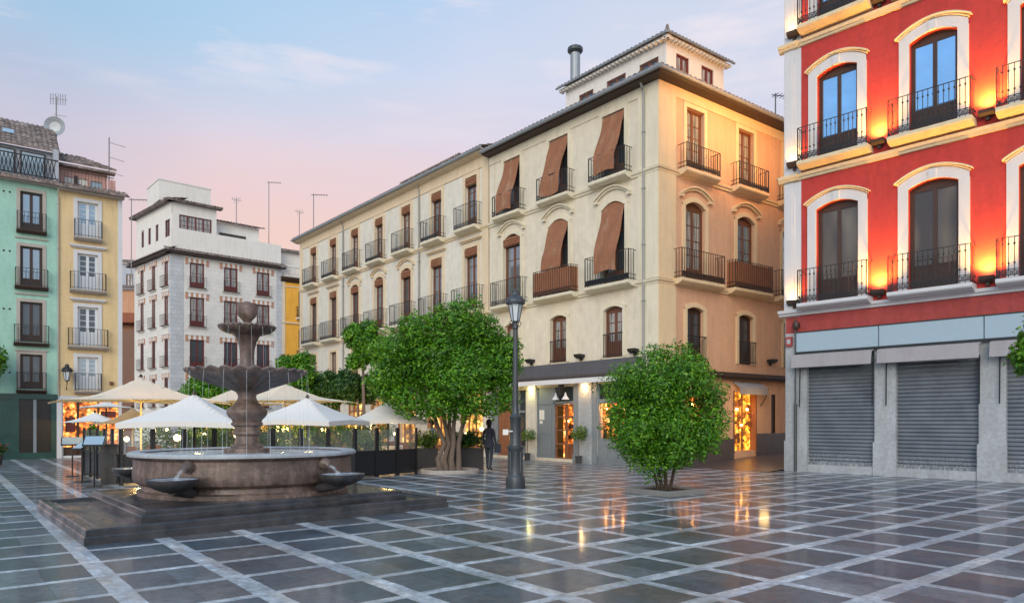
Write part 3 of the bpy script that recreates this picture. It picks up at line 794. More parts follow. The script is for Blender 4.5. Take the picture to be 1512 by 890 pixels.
# shop front of the square side
def pier(u0, u1, m, y=-.05, z1=3.4, z0=0.):
    p = MB(); p.box(u0, u1, y, .012, z0, z1); p.box(u0 - .02, u1 + .02, y - .03, .013, 0, .35) if z0 == 0 else None
    return A.put(p, 'pier', m)
pier(-7.32, -6.80, 'plaster_cool'); pier(-4.12, -3.36, 'stone_grey'); pier(-4.44, -4.14, 'paint_grey', -.03); pier(-3.34, -3.10, 'paint_grey', -.03)
pier(-1.44, -.02, 'paint_grey', -.03)
pier(-10.2, -9.95, 'stone_grey')
sf = MB()      # grey timber frame: fixed leaf, transom, door frame
sf.box(-6.78, -6.70, .02, .12, .1, 3.17); sf.box(-4.2, -4.12, .02, .12, .1, 3.17)
sf.box(-6.78, -4.12, .02, .12, 2.44, 2.56); sf.box(-5.72, -5.62, .02, .12, .1, 3.17); sf.box(-6.70, -5.72, .05, .1, 2.56, 3.17)
sf.box(-6.70, -5.72, .05, .1, .1, 2.44); sf.box(-6.58, -5.85, .035, .05, .25, 1.0); sf.box(-6.58, -5.85, .035, .05, 1.15, 2.3)
A.put(sf, 'shop_front', 'paint_grey')
tr = MB(); tr.quad((-5.62, .09, 2.56), (-4.2, .09, 2.56), (-4.2, .09, 3.17), (-5.62, .09, 3.17)); A.put(tr, 'transom', 'glass_dark')
dr = MB()
for x in (-5.60, -5.00, -4.93, -4.27): dr.box(x, x + .06, .05, .10, .12, 2.42)
for z in (.12, .72, 1.30, 1.88, 2.36): dr.box(-5.56, -4.24, .055, .095, z, z + .05)
door = A.put(dr, 'glass_door', 'wood_shop')
si = MB(); si.box(-5.9, -3.5, .8, .85, .1, 2.6)
A.put(si, 'shop_interior', 'glow_orange')
sh = MB()
for z in (.5, .95, 1.4, 1.85): sh.box(-5.55, -3.7, .55, .75, z, z + .03)
for k in range(26):
    x = rng.uniform(-5.5, -3.8); z = rng.choice((.53, .98, 1.43, 1.88)); h = rng.uniform(.12, .3)
    sh.box(x, x + .07, .6, .7, z, z + h)
A.put(sh, 'shelf', 'wood_dark')
cl = MB(); cl.box(-5.4, -4.8, .4, .54, .1, .75); A.put(cl, 'counter', 'wood_shop')
sw = MB()      # shop window right of the door
sw.box(-3.10, -1.44, -.01, .12, 0, .08)
sw.box(-3.10, -1.44, .03, .12, .08, .95); sw.box(-3.10, -3.02, .02, .13, .95, 3.2); sw.box(-1.52, -1.44, .02, .13, .95, 3.2)
sw.box(-3.02, -1.52, .02, .13, 2.42, 2.60); sw.box(-3.02, -1.52, .02, .13, .95, 1.02)
for k in range(3): sw.box(-3.0 + k * .52, -2.56 + k * .52, .015, .03, .2, .85)
A.put(sw, 'shop_window', 'paint_grey')
tr = MB(); tr.quad((-3.02, .09, 2.60), (-1.52, .09, 2.60), (-1.52, .09, 3.2), (-3.02, .09, 3.2)); A.put(tr, 'transom', 'black_gloss')
si = MB(); si.box(-3.1, -1.46, .33, .345, .95, 2.55); A.put(si, 'shop_interior', 'glow_orange')
sd = MB(); sd.box(-2.62, -2.54, .2, .26, 1.0, 2.1); sd.box(-2.5, -2.25, .2, .26, 1.7, 2.2); sd.box(-1.95, -1.6, .2, .26, 1.02, 1.35); sd.box(-2.95, -2.8, .2, .26, 1.0, 1.4)
A.put(sd, 'display', 'wood_dark')
sl = MB()      # left shop: dark window, wooden shutters
sl.box(-10.0, -9.55, .02, .10, .12, 3.12); sl.box(-8.7, -8.02, .04, .08, 2.2, 3.12); sl.box(-8.06, -8.0, .02, .12, .12, 3.12); sl.box(-7.56, -7.5, .02, .12, .12, 3.12)
sl.box(-8.0, -7.5, .02, .12, 2.1, 2.2); sl.box(-8.0, -7.5, .03, .11, .12, .6)
A.put(sl, 'shop_window', 'paint_grey')
sl = MB(); sl.box(-9.5, -8.68, .03, .09, .12, 2.7)
for k in range(4): sl.box(-9.45 + k * .2, -9.29 + k * .2, .018, .03, .2, 2.6)
A.put(sl, 'door', 'wood_slat')
sl = MB(); sl.box(-8.68, -7.5, .33, .345, .15, 3.1); A.put(sl, 'shop_interior', 'glow_cafe')
gl = MB(); gl.quad((-8.0, .08, .6), (-7.5, .08, .6), (-7.5, .08, 3.1), (-8.0, .08, 3.1)); A.put(gl, 'pane', 'glass_dark')
nt_ = MB(); nt_.box(-6.62, -6.30, .022, .034, 1.78, 2.2); nt_.box(-6.6, -6.42, .022, .034, 1.6, 1.74); A.put(nt_, 'notice', 'paper')
for u, e, c in ((-7.06, 7, (.9, 1., .35)), (-3.74, 14, (1., .55, .22))):
    b_ = MB(); b_.box(-.05, .05, -.2, -.1, 3.1, 3.2); o = A.put(b_, 'pier_light', 'bulb_warm', u, 0)
    point('pier_lamp', (0, -.26, 3.0), e, c, .05, o)
o = sh_l = MB(); sh_l.lathe([(.02, .30), (.05, .18), (.17, 0), (.16, 0), (.04, .16)], 14)
for u in (-5.35, -4.75):
    q = A.put(sh_l, 'pendant_lamp', 'fabric_white', u, 2.62, -.18, smooth=True)
pb = MB(); pb.tube([(0, .0, .9), (0, -.30, .62), (0, -.34, .3)], .03, 6); pb.box(-.06, .06, -.36, -.12, .25, .9)
A.put(pb, 'bracket', 'iron_black', -4.95, 2.55)
for u in (-7.07, -3.97, -1.07): uplight(A, u, 4.36, 0, 'iron_black')
# side-street shop and lamp
sg = MB(); sg.box(1.16, 2.64, .28, .295, 1.02, 2.68); B.put(sg, 'shop_interior', 'glow_orange')
sg = MB(); sg.box(1.15, 1.22, .05, .12, 1.0, 2.7); sg.box(2.58, 2.65, .05, .12, 1.0, 2.7); sg.box(1.87, 1.93, .05, .12, 1.0, 2.7); B.put(sg, 'shop_frame', 'wood_slat')
def bulbs(fr, us, z, d, r=.045, name='bulb'):
    for u in us:
        q = MB(); q.lathe([(.001, -r), (r * .8, -r * .6), (r, 0), (r * .8, r * .6), (.001, r)], 8); fr.put(q, name, 'bulb_shop', u, z, d, smooth=True)
bulbs(B, (1.45, 2.2), 2.35, .2); bulbs(B, (4.9, 5.6), 2.2, .1); bulbs(B, (5.2,), 1.55, .1)
bulbs(A, (-2.8, -2.4, -1.9), 2.2, .2); bulbs(A, (-5.3, -4.6), 1.72, .5); bulbs(A, (-4.4,), .9, .2)
sg = MB(); sg.box(4.55, 6.05, .28, .295, .5, 2.9); B.put(sg, 'shop_interior', 'glow_amber')
sg = MB()
for k in range(40):
    x = rng.uniform(4.62, 5.95); z = rng.uniform(.55, 2.6); s = rng.uniform(.06, .16)
    sg.box(x - s / 2, x + s / 2, .14, .2, z, z + s * rng.uniform(.8, 1.6))
B.put(sg, 'display', 'wood_slat')
sg = MB(); sg.box(4.5, 4.58, -.03, .25, .4, 2.95); sg.box(6.02, 6.1, -.03, .25, .4, 2.95); sg.box(5.2, 5.25, .06, .12, .5, 2.9); B.put(sg, 'shop_frame', 'wood_slat')
aw = MB(); aw.prof(4.45, 6.35, [(-.02, 3.30), (-.38, 3.06), (-.38, 2.80), (-.40, 2.80), (-.40, 3.08), (-.02, 3.34)]); B.put(aw, 'awning', 'fabric_grey')
aw = MB(); aw.tube([(6.40, -.38, 3.06), (6.40, -.25, 2.7), (6.40, -.0, 2.35)], .02, 5); B.put(aw, 'awning_arm', 'iron_black')
point('shop_lamp', B.at(5.3, -.9, 2.2), 25, (1, .6, .2), .2, CB)
nw = MB(); nw.box(7.18, 7.22, .02, .08, 1.2, 2.86); nw.box(7.48, 7.52, .02, .08, 1.2, 2.86); nw.quad((7.2, .06, 1.2), (7.5, .06, 1.2), (7.5, .06, 2.86), (7.2, .06, 2.86)); B.put(nw, 'slit_window', 'wood_dark')
uplight(B, 7.05, 4.25, 0, 'iron_black')

# ------------------------------------------------------------------ long building beside it
LB = thing('terrace_building', 'long three-storey cream building with ochre trim behind the cafe umbrellas', 'building', (5.39, 26.2, 0), R(-50.6))
C = Fr(LB)
cc = [-11.65 - 3.1 * k for k in range(7)]
hz = [(c, 11.25, .95, 2.55, 0) for c in cc] + [(c, 7.25, 1.06, 3.05, .2 if k in (2, 3, 4) else 0) for k, c in enumerate(cc)] + [(c, 4.2, .95, 2.1, 0) for c in cc]
L0, L1 = -32.6, -10.24
w = MB(); wall(w, L0, L1, 3.4, 14.66, hz)
gh = [(c + .0, .15, 1.9, 3.0, 0) for c in cc]; wall(w, L0, L1, 0, 3.4, gh, .35)
w.quad((L0, 0, 0), (L0, 0, 14.66), (L0, 9, 14.66), (L0, 9, 0)); w.quad((L0, 0, 14.66), (L1, 0, 14.66), (L1, 9, 14.66), (L0, 9, 14.66)); w.box(L0, L1, 9, 9.1, 0, 14.66)
C.put(w, 'wall', 'plaster_cool')
t = MB()
t.box(L0, L1, -.045, .01, 14.03, 14.66)
t.box(L1 - .5, L1, -.05, .011, 3.4, 14.05); t.box(L0, L0 + .45, -.05, .011, 3.4, 14.05)
for z in (6.85, 11.0): t.prof(L0, L1, [(.01, z - .07), (-.06, z - .05), (-.07, z + .02), (-.12, z + .05), (-.14, z + .14), (.01, z + .16)][::-1])
C.put(t, 'moulding', 'plaster_ochre')
for k, c in enumerate(cc):
    window(C, c, 11.25, .95, 2.55, glass='glass_sky' if k < 2 else 'glass_curtain'); surround(C, c, 11.2, .95, 2.6, .2, 'plaster_ochre')
    blind(C, c, 11.25, .95, 2.55, roll=True)
    rs = .2 if k in (2, 3, 4) else 0
    window(C, c, 7.25, 1.06, 3.05, rise=rs, glass='glass_sky' if k in (0, 1, 3) else 'glass_dark', mid=1); surround(C, c, 7.2, 1.06, 3.1, .2, 'plaster_ochre', rs, hood='arch' if rs else 'flat')
    blind(C, c, 7.25, 1.04, 2.95 if rs else 3.05, roll=True)
    window(C, c, 4.2, .95, 2.1, panel=.5, glass='glass_curtain'); surround(C, c, 4.2, .95, 2.1, .17, 'plaster_ochre')
    balcony(C, c, 11.05, 1.75, h=1.1, slab='trim_cream', style='scroll' if k % 2 else 'plain', dep=.5)
    balcony(C, c, 6.95, 2.2, h=1.15, slab='trim_cream', dep=.5)
eave(C, L0 - .4, L1, 14.72, out=.45, soff='plaster_ochre', deep=.18, rise=1.2, run=3.2, rows=8)
pipe(C, -16.4, 3.6, 14.6); pipe(C, -25.6, 3.6, 14.6)
vt = MB(); vt.box(0, 6.0, 0, 4, 0, .9); vt.box(-.1, 6.1, -.1, 4.1, .9, .98)
ra = MB(); tiles(ra, -.35, 6.3, -.45, .98, 2.0, 1.5, rows=5)
pu = C.put(vt, 'belvedere_wall', 'trim_cream', -22.6, 15.9, 3.0); pr = C.put(ra, 'belvedere_roof', 'roof_tile', -22.6, 15.9, 3.0)
bd = MB(); bd.prof(L0, L1, [(.01, 3.2), (-.5, 3.25), (-.5, 3.35), (-.05, 3.6), (.01, 3.6)][::-1]); C.put(bd, 'canopy_band', 'paint_band')
for c in cc:
    gi = MB(); gi.box(c - .94, c + .94, .33, .345, .16, 3.1); C.put(gi, 'shop_interior', 'glow_cafe')
    gi = MB()
    for x in (-.95, -.3, .3, .89): gi.box(c + x, c + x + .06, .03, .1, .15, 3.15)
    gi.box(c - .95, c + .95, .035, .095, 2.3, 2.38); gi.box(c - .95, c + .95, .035, .095, .15, .5)
    C.put(gi, 'shop_window', 'wood_slat')

# ------------------------------------------------------------------ red building
RB = thing('red_building', 'crimson building with white window surrounds and glowing lamps above closed shutters', 'building', (9.46, 24.6, 0), R(-46.5))
Q = Fr(RB); Qs = Fr(RB, 0, 0, R(83.5))
rc = [1.75, 4.57, 7.38, 10.2]
hz = [(c, 5.66, 1.36, 3.3, .19) for c in rc] + [(c, 10.4, 1.30, 3.0, .19) for c in rc] + [(c, 14.95, 1.3, 3.0, .19) for c in rc]
w = MB(); wall(w, .55, 12, 5.3, 20, hz, .25)
w.quad((.55, 0, 20), (12, 0, 20), (12, 8, 20), (.55, 8, 20))
wall(w, .02, 12, 4.72, 5.3, [], 0, 0, 1)
Q.put(w, 'wall', ['plaster_red', 'plaster_red_dull'])
w = MB(); w.quad((0, 0, 0), (9, 0, 0), (9, 0, 20), (0, 0, 20)); Qs.put(w, 'side_wall', 'plaster_cool')
p = MB()
for z0, z1 in ((5.48, 9.85), (10.1, 14.4), (14.62, 19.9)):
    p.box(-.02, .34, -.06, .02, z0, z1); p.box(.34, .56, -.03, .02, z0, z1); p.box(.02, .26, -.075, .01, z0 + .25, z1 - .25)
p.box(-.021, .30, -.02, 1.2, 5.3, 19.9)
Q.put(p, 'corner_pilaster', 'trim_white')
for z, m in ((5.30, 'trim_white'), (9.90, 'trim_gold_glow'), (14.42, 'trim_gold_glow')):
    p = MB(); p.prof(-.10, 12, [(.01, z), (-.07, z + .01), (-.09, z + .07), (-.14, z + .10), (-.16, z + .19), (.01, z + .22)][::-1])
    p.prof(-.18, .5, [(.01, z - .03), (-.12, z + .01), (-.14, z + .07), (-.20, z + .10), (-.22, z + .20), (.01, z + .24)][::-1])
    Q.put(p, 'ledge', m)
for c in rc:
    for li, (z, h, ww, fw) in enumerate(((5.66, 3.3, 1.36, 'wood_dark'), (10.4, 3.0, 1.3, 'wood_dark'), (14.95, 3.0, 1.3, 'wood_dark'))):
        gl = 'glass_reflect' if li == 0 else 'glass_blue_reflect'
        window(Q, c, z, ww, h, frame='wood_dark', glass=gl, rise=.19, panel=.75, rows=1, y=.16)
        surround(Q, c, z, ww, h, .28, ('trim_white', 'trim_gold_glow'), .19, .06, hood='crown')
        balcony(Q, c, z - .19, 2.25, dep=.52, h=1.1, slab='trim_white' if li == 0 else 'trim_gold_glow', iron='iron_black', style='knob', st=.17)
uz = ((3.08, .35, 5.98, 8.75), 5.72, 10.42, 14.86)
for z in uz[1:]:
    for u in uz[0]: uplight(Q, u, z, 800 if u > .5 else 50, col=(1., .46, .07), dist=.27)
# ground floor stone and shutters
p = MB(); wall(p, 0, 12, 0, 4.72, [(1.825, .26, 2.17, 3.75, 0), (4.635, .26, 2.21, 3.75, 0), (7.5, .26, 2.2, 3.75, 0), (10.4, .26, 2.2, 3.75, 0)], .3)
for a, b in ((0, .74), (2.91, 3.53), (5.74, 6.40), (8.6, 9.3)): p.box(a - (.03 if a else .02), b + .03, -.06, .01, 0, 1.05)
Q.put(p, 'stone_pier', 'stone_grey')
for i, (a, b) in enumerate(((.74, 2.91), (3.53, 5.74), (6.40, 8.6))):
    s = MB(); s.prof(a, b, [(.10, .27), (.10, .27)]) if False else None
    n = 31; z0, z1 = .27, 4.0
    for k in range(n):
        za = z0 + (z1 - z0) * k / n; zb = z0 + (z1 - z0) * (k + 1) / n; zm = za + (zb - za) * .62
        s.quad((a, .17, za), (b, .17, za), (b, .135, (za + zm) / 2), (a, .135, (za + zm) / 2)); s.quad((a, .135, (za + zm) / 2), (b, .135, (za + zm) / 2), (b, .165, zm), (a, .165, zm))
        s.quad((a, .165, zm), (b, .165, zm), (b, .185, zb), (a, .185, zb))
    s.box(a, b, .12, .16, .262, .34)
    Q.put(s, 'roller_shutter', 'shutter_metal')
fa = MB()
for a, b in ((.43, 3.05), (3.08, 5.88), (5.91, 8.9), (8.93, 11.9)): fa.box(a, b, -.10, .01, 4.06, 4.70)
Q.put(fa, 'fascia_panel', 'panel_blue')
fa = MB(); fa.box(.40, 12, -.13, .012, 3.98, 4.055); fa.box(.40, 12, -.12, .012, 4.702, 4.735); fa.box(.395, .43, -.12, .012, 4.055, 4.702)
Q.put(fa, 'fascia_frame', 'iron_black')
for a, b in ((.36, 2.93), (3.10, 5.83), (6.08, 8.9)):
    aw = MB(); aw.prof(a, b, [(.0, 3.97), (-.28, 3.90), (-.36, 3.52), (-.38, 3.52), (-.31, 3.93), (.0, 4.0)]); aw.tube([(a, -.37, 3.52), (b, -.37, 3.52)], .02, 6)
    o = Q.put(aw, 'awning', 'fabric_grey')
    for x in (a + .19, b - .05): ar = MB(); ar.tube([(x, -.07, 3.6), (x, -.10, 3.0), (x, -.12, 2.2)], .02, 6); Q.put(ar, 'awning_arm', 'iron_black')
dp = MB(); dp.tube([(.40, -.10, 0), (.40, -.10, 2.3)], .05, 8); dp.tube([(.40, -.10, 2.3), (.40, -.10, 5.2)], .028, 8); Q.put(dp, 'downpipe', 'lamp_paint', smooth=True)
sg = MB(); sg.box(.06, .26, -.10, .012, 4.28, 4.60); Q.put(sg, 'wall_sign', 'plaster_red_dull')
sg = MB(); sg.box(.10, .22, -.105, -.1, 4.36, 4.52); Q.put(sg, 'sign_face', 'stone_grey')
bl = MB(); bl.lathe([(.0, 4.82), (.10, 4.86), (.13, 4.96), (.10, 5.05), (0, 5.08)], 14); bl.box(-.02, .02, 0, .2, 4.92, 4.98); Q.put(bl, 'alarm_dome', 'wood_dark', .47, 0, -.2, smooth=True)
# lamps on the side wall of the red building lighting the lane
for u, z, e in ((.6, 13.0, 400), (3.6, 12.4, 300)):
    uf = Fr(RB, *Qs.at(u, 0)[:2], R(83.5) + PI)
    o = uplight(uf, 0, z, 0, 'iron_brown')
    l = bpy.data.lights.new('lane_lamp', 'SPOT'); l.energy = e * 2.0; l.color = (1., .46, .12); l.spot_size = R(125); l.spot_blend = 1; l.shadow_soft_size = .15
    lo = bpy.data.objects.new('lane_lamp', l); COL.objects.link(lo); lo.parent = o; lo.location = (0, -.45, .2); lo.rotation_euler = (R(-100), 0, 0)

# ------------------------------------------------------------------ mint and yellow houses
def old_house(root, u0, u1, wallm, colu, floors, wz, fr_m, gl, sur, slabm, ow, bw, bdep=.35):
    f = Fr(root)
    holes = [(colu[0], z, ow, h, 0) for z, h in floors]
    for c in colu[1:]: holes += [(c, z, ow, h, 0) for z, h in floors]
    w = MB(); wall(w, u0, u1, 2.9, 12.6, holes, .18)
    w.quad((u1, 0, 0), (u1, 7, 0), (u1, 7, 12.6), (u1, 0, 12.6)); w.quad((u0, 0, 12.6), (u1, 0, 12.6), (u1, 7, 12.6), (u0, 7, 12.6))
    f.put(w, 'wall', wallm)
    return f
MH = thing('mint_house', 'narrow mint green house with a glazed attic and dark green marble ground floor', 'house', (-21.1, 33.06, 0), R(37))
fl = [(10.42, 1.72), (7.88, 1.78), (5.32, 1.82), (3.18, 1.58)]
f = old_house(MH, -4.6, .0, 'plaster_mint', [-1.03, -3.6], fl, 0, 0, 0, 0, 0, .85, 0)
for c in (-1.03, -3.6):
    for (z, h), bw in zip(fl, (1.15, 1.28, 1.35, 1.15)):
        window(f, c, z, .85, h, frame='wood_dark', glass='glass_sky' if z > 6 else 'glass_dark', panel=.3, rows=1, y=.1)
        surround(f, c, z, .85, h, .14, 'stone_surround', prot=.02)
        balcony(f, c, z - .16, bw, dep=.32, h=.78, slab='wood_dark', iron='iron_black', st=.11, solid=0)
        sm = MB(); sm.box(-.62, .62, -.06, .01, -.42, -.36); f.put(sm, 'sill_band', 'stone_surround', c, z)
for z in (12.0, 9.35, 6.75, 3.9):
    v = MB()
    for x in (-.06, .16): v.tube([(x, -.012, 0), (x, .02, 0)], .045, 8)
    f.put(v, 'vent', 'black_gloss', -2.0, z)
m_ = MB(); m_.box(-4.6, -.0, -.05, .01, 0, .28); m_.box(-4.6, -1.5, -.03, .012, 0, 2.72); m_.box(-.28, .0, -.03, .012, 0, 2.72); m_.box(-4.6, 0, -.07, .014, 2.72, 2.96)
f.put(m_, 'marble_front', 'marble_green')
d_ = MB(); d_.box(-4.6, 0, .08, .12, 0, 2.9); f.put(d_, 'ground_floor_wall', 'black_gloss')
d_ = MB(); d_.box(-1.5, -.96, .02, .06, .05, 2.62); d_.box(-1.42, -1.05, .005, .02, .3, 2.4)
f.put(d_, 'door', 'black_gloss')
d_ = MB(); d_.box(-.84, -.28, .02, .06, .05, 2.05)
for k in range(6): d_.box(-.8, -.34, .0, .02, .15 + k * .31, .36 + k * .31)
f.put(d_, 'door', 'black_gloss', label := 0) if False else f.put(d_, 'door', 'black_gloss')
d_ = MB(); d_.box(-.96, -.84, -.035, .05, 0, 2.7); f.put(d_, 'door_post', 'paint_grey')
e = MB(); e.box(-4.6, .05, -.30, .01, 12.5, 12.6); f.put(e, 'cornice', 'stone_surround')
r = MB(); tiles(r, -4.6, .05, -.42, 12.55, .1, 12.85, rows=2, per=.2); f.put(r, 'eave_tiles', 'roof_tile')
a_ = MB()
for k in range(30):
    x = -4.6 + k * .15
    a_.tube([(x, -.02, 12.95), (x + .075, -.02, 13.35), (x, -.02, 13.75)], .016, 4); a_.tube([(x + .15, -.02, 12.95), (x + .075, -.02, 13.35), (x + .15, -.02, 13.75)], .016, 4)
    a_.tube([(x + .075 + .045 * math.cos(q), -.02, 13.35 + .09 * math.sin(q)) for q in [PI * j / 3 for j in range(7)]], .012, 4)
a_.box(-4.6, .0, -.045, .005, 13.75, 13.8); a_.box(-4.6, .0, -.045, .005, 12.9, 12.95)
f.put(a_, 'attic_railing', 'iron_black')
a_ = MB(); a_.box(-4.6, -.02, .55, .6, 12.6, 14.3); f.put(a_, 'attic_wall', 'plaster_grey')
for x in (-2.1, -.95):
    g_ = MB(); g_.box(-.48, .48, .49, .53, 12.9, 14.12); o = f.put(g_, 'attic_window', 'wood_dark', x)
    g_ = MB(); g_.box(-.42, .42, .47, .488, 12.95, 14.06); f.put(g_, 'glass', 'panel_blue', parent=o)
g_ = MB(); g_.box(-.18, .02, -.02, .6, 12.6, 14.3); f.put(g_, 'attic_pier', 'plaster_grey')
r = MB(); tiles(r, -4.6, .1, .25, 14.25, 3.2, 16.3, rows=9, per=.2); f.put(r, 'roof', 'roof_tile')
for x in (-1.85, -2.45):
    sk = MB(); o_ = (x, 1.05, 14.95)
    sk.add([(x - .22, 1.3, 15.10), (x + .22, 1.3, 15.10), (x + .22, 1.75, 15.42), (x - .22, 1.75, 15.42)], [(0, 1, 2, 3)]); f.put(sk, 'skylight', 'panel_blue')
pipe(f, .0, 2.9, 12.4, .035, 'stone_surround', -.05)

YH = thing('yellow_house', 'narrow yellow house with white shutters and a lit shop at street level', 'house', (-21.1, 33.06, 0), R(37))
fl = [(10.42, 1.66), (7.95, 1.68), (5.30, 1.82), (3.20, 1.55)]
f = old_house(YH, .02, 2.62, 'plaster_yellow', [1.19], fl, 0, 0, 0, 0, 0, .84, 0)
for i, ((z, h), bw) in enumerate(zip(fl, (1.17, 1.5, 1.66, 1.12))):
    window(f, 1.19, z, .84, h, frame='wood_white', glass='glass_dark' if i in (1, 2) else 'glass_sky', panel=.62, rows=4, y=.08)
    surround(f, 1.19, z, .84, h, .16, 'trim_white', prot=.04, hood='flat' if i in (1, 2) else None)
    balcony(f, 1.19, z - .16, bw, dep=.35, h=.8, slab='stone_surround', iron='iron_black', st=.11, solid=0)
e = MB(); e.box(2.45, 2.64, -.03, .01, 2.9, 12.6); f.put(e, 'quoin', 'trim_white')
e = MB(); e.box(.02, 2.7, -.30, .01, 12.45, 12.6); f.put(e, 'cornice', 'stone_surround')
r = MB(); tiles(r, .0, 2.9, -.45, 12.52, .5, 12.95, rows=2, per=.2); f.put(r, 'eave_tiles', 'roof_tile')
w = MB(); wall(w, .02, 2.1, 12.6, 13.9, [(.5, 12.75, .38, .62, 0), (1.05, 12.75, .4, .62, 0), (1.62, 12.75, .5, .6, 0)], .1, .7); w.quad((2.1, .7, 12.6), (2.1, 4, 12.6), (2.1, 4, 13.7), (2.1, .7, 13.7))
f.put(w, 'attic_wall', 'plaster_pink')
for c, ww, gm in ((.5, .38, 'paper'), (1.05, .4, 'paper'), (1.62, .5, 'panel_blue')):
    g_ = MB(); g_.box(c - ww / 2, c + ww / 2, .76, .79, 12.75, 13.37); f.put(g_, 'attic_window', gm)
g_ = MB(); g_.box(.70, .84, .64, .70, 12.6, 13.45); f.put(g_, 'attic_door', 'wood_dark')
r = MB(); tiles(r, .0, 2.45, .30, 13.92, 1.9, 14.75, rows=5, per=.2, h1=.9); r.box(.0, 2.4, .32, .7, 13.75, 13.86)
f.put(r, 'roof', 'roof_tile')
rl = MB()
for k in range(16): rl.box(.1 + k * .14, .115 + k * .14, .05, .065, 12.85, 13.45)
rl.box(.05, 2.3, .04, .07, 13.45, 13.48); f.put(rl, 'attic_railing', 'iron_black')
ck = MB(); ck.box(2.15, 2.42, .5, .8, 12.6, 13.5); f.put(ck, 'chimney', 'plaster_pink')
# ground floor shop of the yellow house
w = MB(); wall(w, .02, 2.62, 0, 2.9, [(1.35, .1, 2.3, 2.55, 0)], .3); w.box(-.06, .14, -.06, .0, 0, 2.8); f.put(w, 'ground_floor_wall', 'trim_white')
w = MB(); w.box(.21, 2.49, .28, .295, .1, 2.64); f.put(w, 'shop_interior', 'glow_orange')
w = MB(); w.box(1.0, 1.4, .16, .24, .1, 1.3); w.box(1.75, 2.4, .2, .26, 1.9, 2.2); w.box(.3, .7, .2, .26, 1.2, 1.9); f.put(w, 'display', 'wood_maroon')
w = MB(); w.box(.75, .85, .1, .2, .1, 2.65); w.box(1.6, 1.68, .1, .2, .1, 2.65); w.box(.2, 2.5, .1, .2, .1, .5); f.put(w, 'shop_frame', 'wood_dark')
bx = MB(); bx.box(2.1, 2.25, -.08, .01, 3.45, 3.62); f.put(bx, 'alarm_box', 'wood_brown')
def lantern_mb(s=1.):
    b = MB(); fr_, gl = MB(), MB()
    fr_.lathe([(.02 * s, 0), (.07 * s, .02 * s), (.09 * s, .06 * s)], 6)
    gl.lathe([(.085 * s, .06 * s), (.16 * s, .46 * s)], 6)
    for j in range(6):
        a = 2 * PI * j / 6
        fr_.tube([(.09 * s * math.cos(a), .09 * s * math.sin(a), .05 * s), (.17 * s * math.cos(a), .17 * s * math.sin(a), .47 * s)], .011 * s, 4)
    fr_.lathe([(.16 * s, .45 * s), (.225 * s, .46 * s), (.235 * s, .50 * s), (.225 * s, .56 * s), (.17 * s, .63 * s), (.10 * s, .67 * s), (.085 * s, .74 * s), (.09 * s, .77 * s), (.03 * s, .80 * s), (.0, .84 * s)], 12)
    return fr_, gl
a_, b_ = lantern_mb(1.0)
a_.tube([(0, .38, -.35), (0, .2, -.3), (0, 0, -.1), (0, 0, .02)], .022, 6)
o = f.put(a_, 'wall_lantern', 'iron_black', .32, 3.55, -.38); f.put(b_, 'lantern_glass', 'glass_lantern', parent=o)

# ------------------------------------------------------------------ white house with brick lintels
WH = thing('white_house', 'white block-fronted house with brick window heads and a rooftop room', 'house', (-27.84, 58, 0), R(41.6))
E1 = Fr(WH); E2 = Fr(WH, 0, 0, R(-43 - 41.6))
wr = [(12.82, 2.05), (9.6, 2.42), (6.2, 2.3), (2.9, 2.4)]
cr = [2.07, 4.86, 7.70]; cl_ = [-.95, -3.64, -6.24]
for f, cs, ww, u0, u1, cap in ((E1, cr, 1.16, 0, 9.4, 0), (E2, cl_, .8, -8.0, 0, 0)):
    w = MB(); wall(w, u0, u1, 0, 15.6, [(c, z, ww, h, 0) for c in cs for z, h in wr], .2)
    if f is E1: w.quad((9.4, 0, 0), (9.4, 8, 0), (9.4, 8, 15.6), (9.4, 0, 15.6))
    f.put(w, 'wall', 'block_white')
    for c in cs:
        for z, h in wr:
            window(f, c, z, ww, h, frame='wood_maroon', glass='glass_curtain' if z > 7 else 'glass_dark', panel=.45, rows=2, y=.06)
            lt = MB()
            vw = (ww + .7) / 9
            for k in range(9):
                xx = -ww / 2 - .35 + k * vw; edge = k in (0, 8)
                lt.box(xx, xx + vw, -.05 - .012 * (k % 2), .01, h + (-.15 if edge else .02), h + .36, 0 if k % 2 == 0 else 1)
            lt.box(-ww / 2 - .38, ww / 2 + .38, -.10, .012, h + .358, h + .43, 1)
            f.put(lt, 'window_head', ['brick_trim', 'plaster_white'], c, z)
            lt = MB(); lt.box(-ww / 2 - .2, ww / 2 + .2, -.12, .01, -.12, -.022); f.put(lt, 'sill', 'plaster_white', c, z)
            rb = MB()
            for k in range(9): rb.box((k - 4) * .17 - .01, (k - 4) * .17 + .01, -.25, -.235, 0, .9)
            rb.box(-.7, .7, -.255, -.23, .88, .91); rb.box(-.7, .7, -.255, -.01, -.02, .02)
            f.put(rb, 'window_grille', 'iron_brown', c, z)
q = MB(); q.box(-.03, .95, -.04, .01, 0, 15.3); E1.put(q, 'quoin', 'block_grey')
q = MB(); q.box(8.9, 9.42, -.04, .01, 0, 15.3); E1.put(q, 'quoin', 'block_grey')
q = MB(); q.box(-.35, .03, -.042, .01, 0, 15.3); E2.put(q, 'quoin', 'block_grey')
for f, a, b in ((E1, -.5, 9.7), (E2, -8.7, .5)):
    e = MB(); e.box(a + .05, b - .05, -.5, .01, 15.42, 15.55); f.put(e, 'eave', 'eave_brown')
    r = MB(); tiles(r, a, b, -.6, 15.6, .3, 15.95, rows=3, per=.3); f.put(r, 'eave_tiles', 'roof_tile')
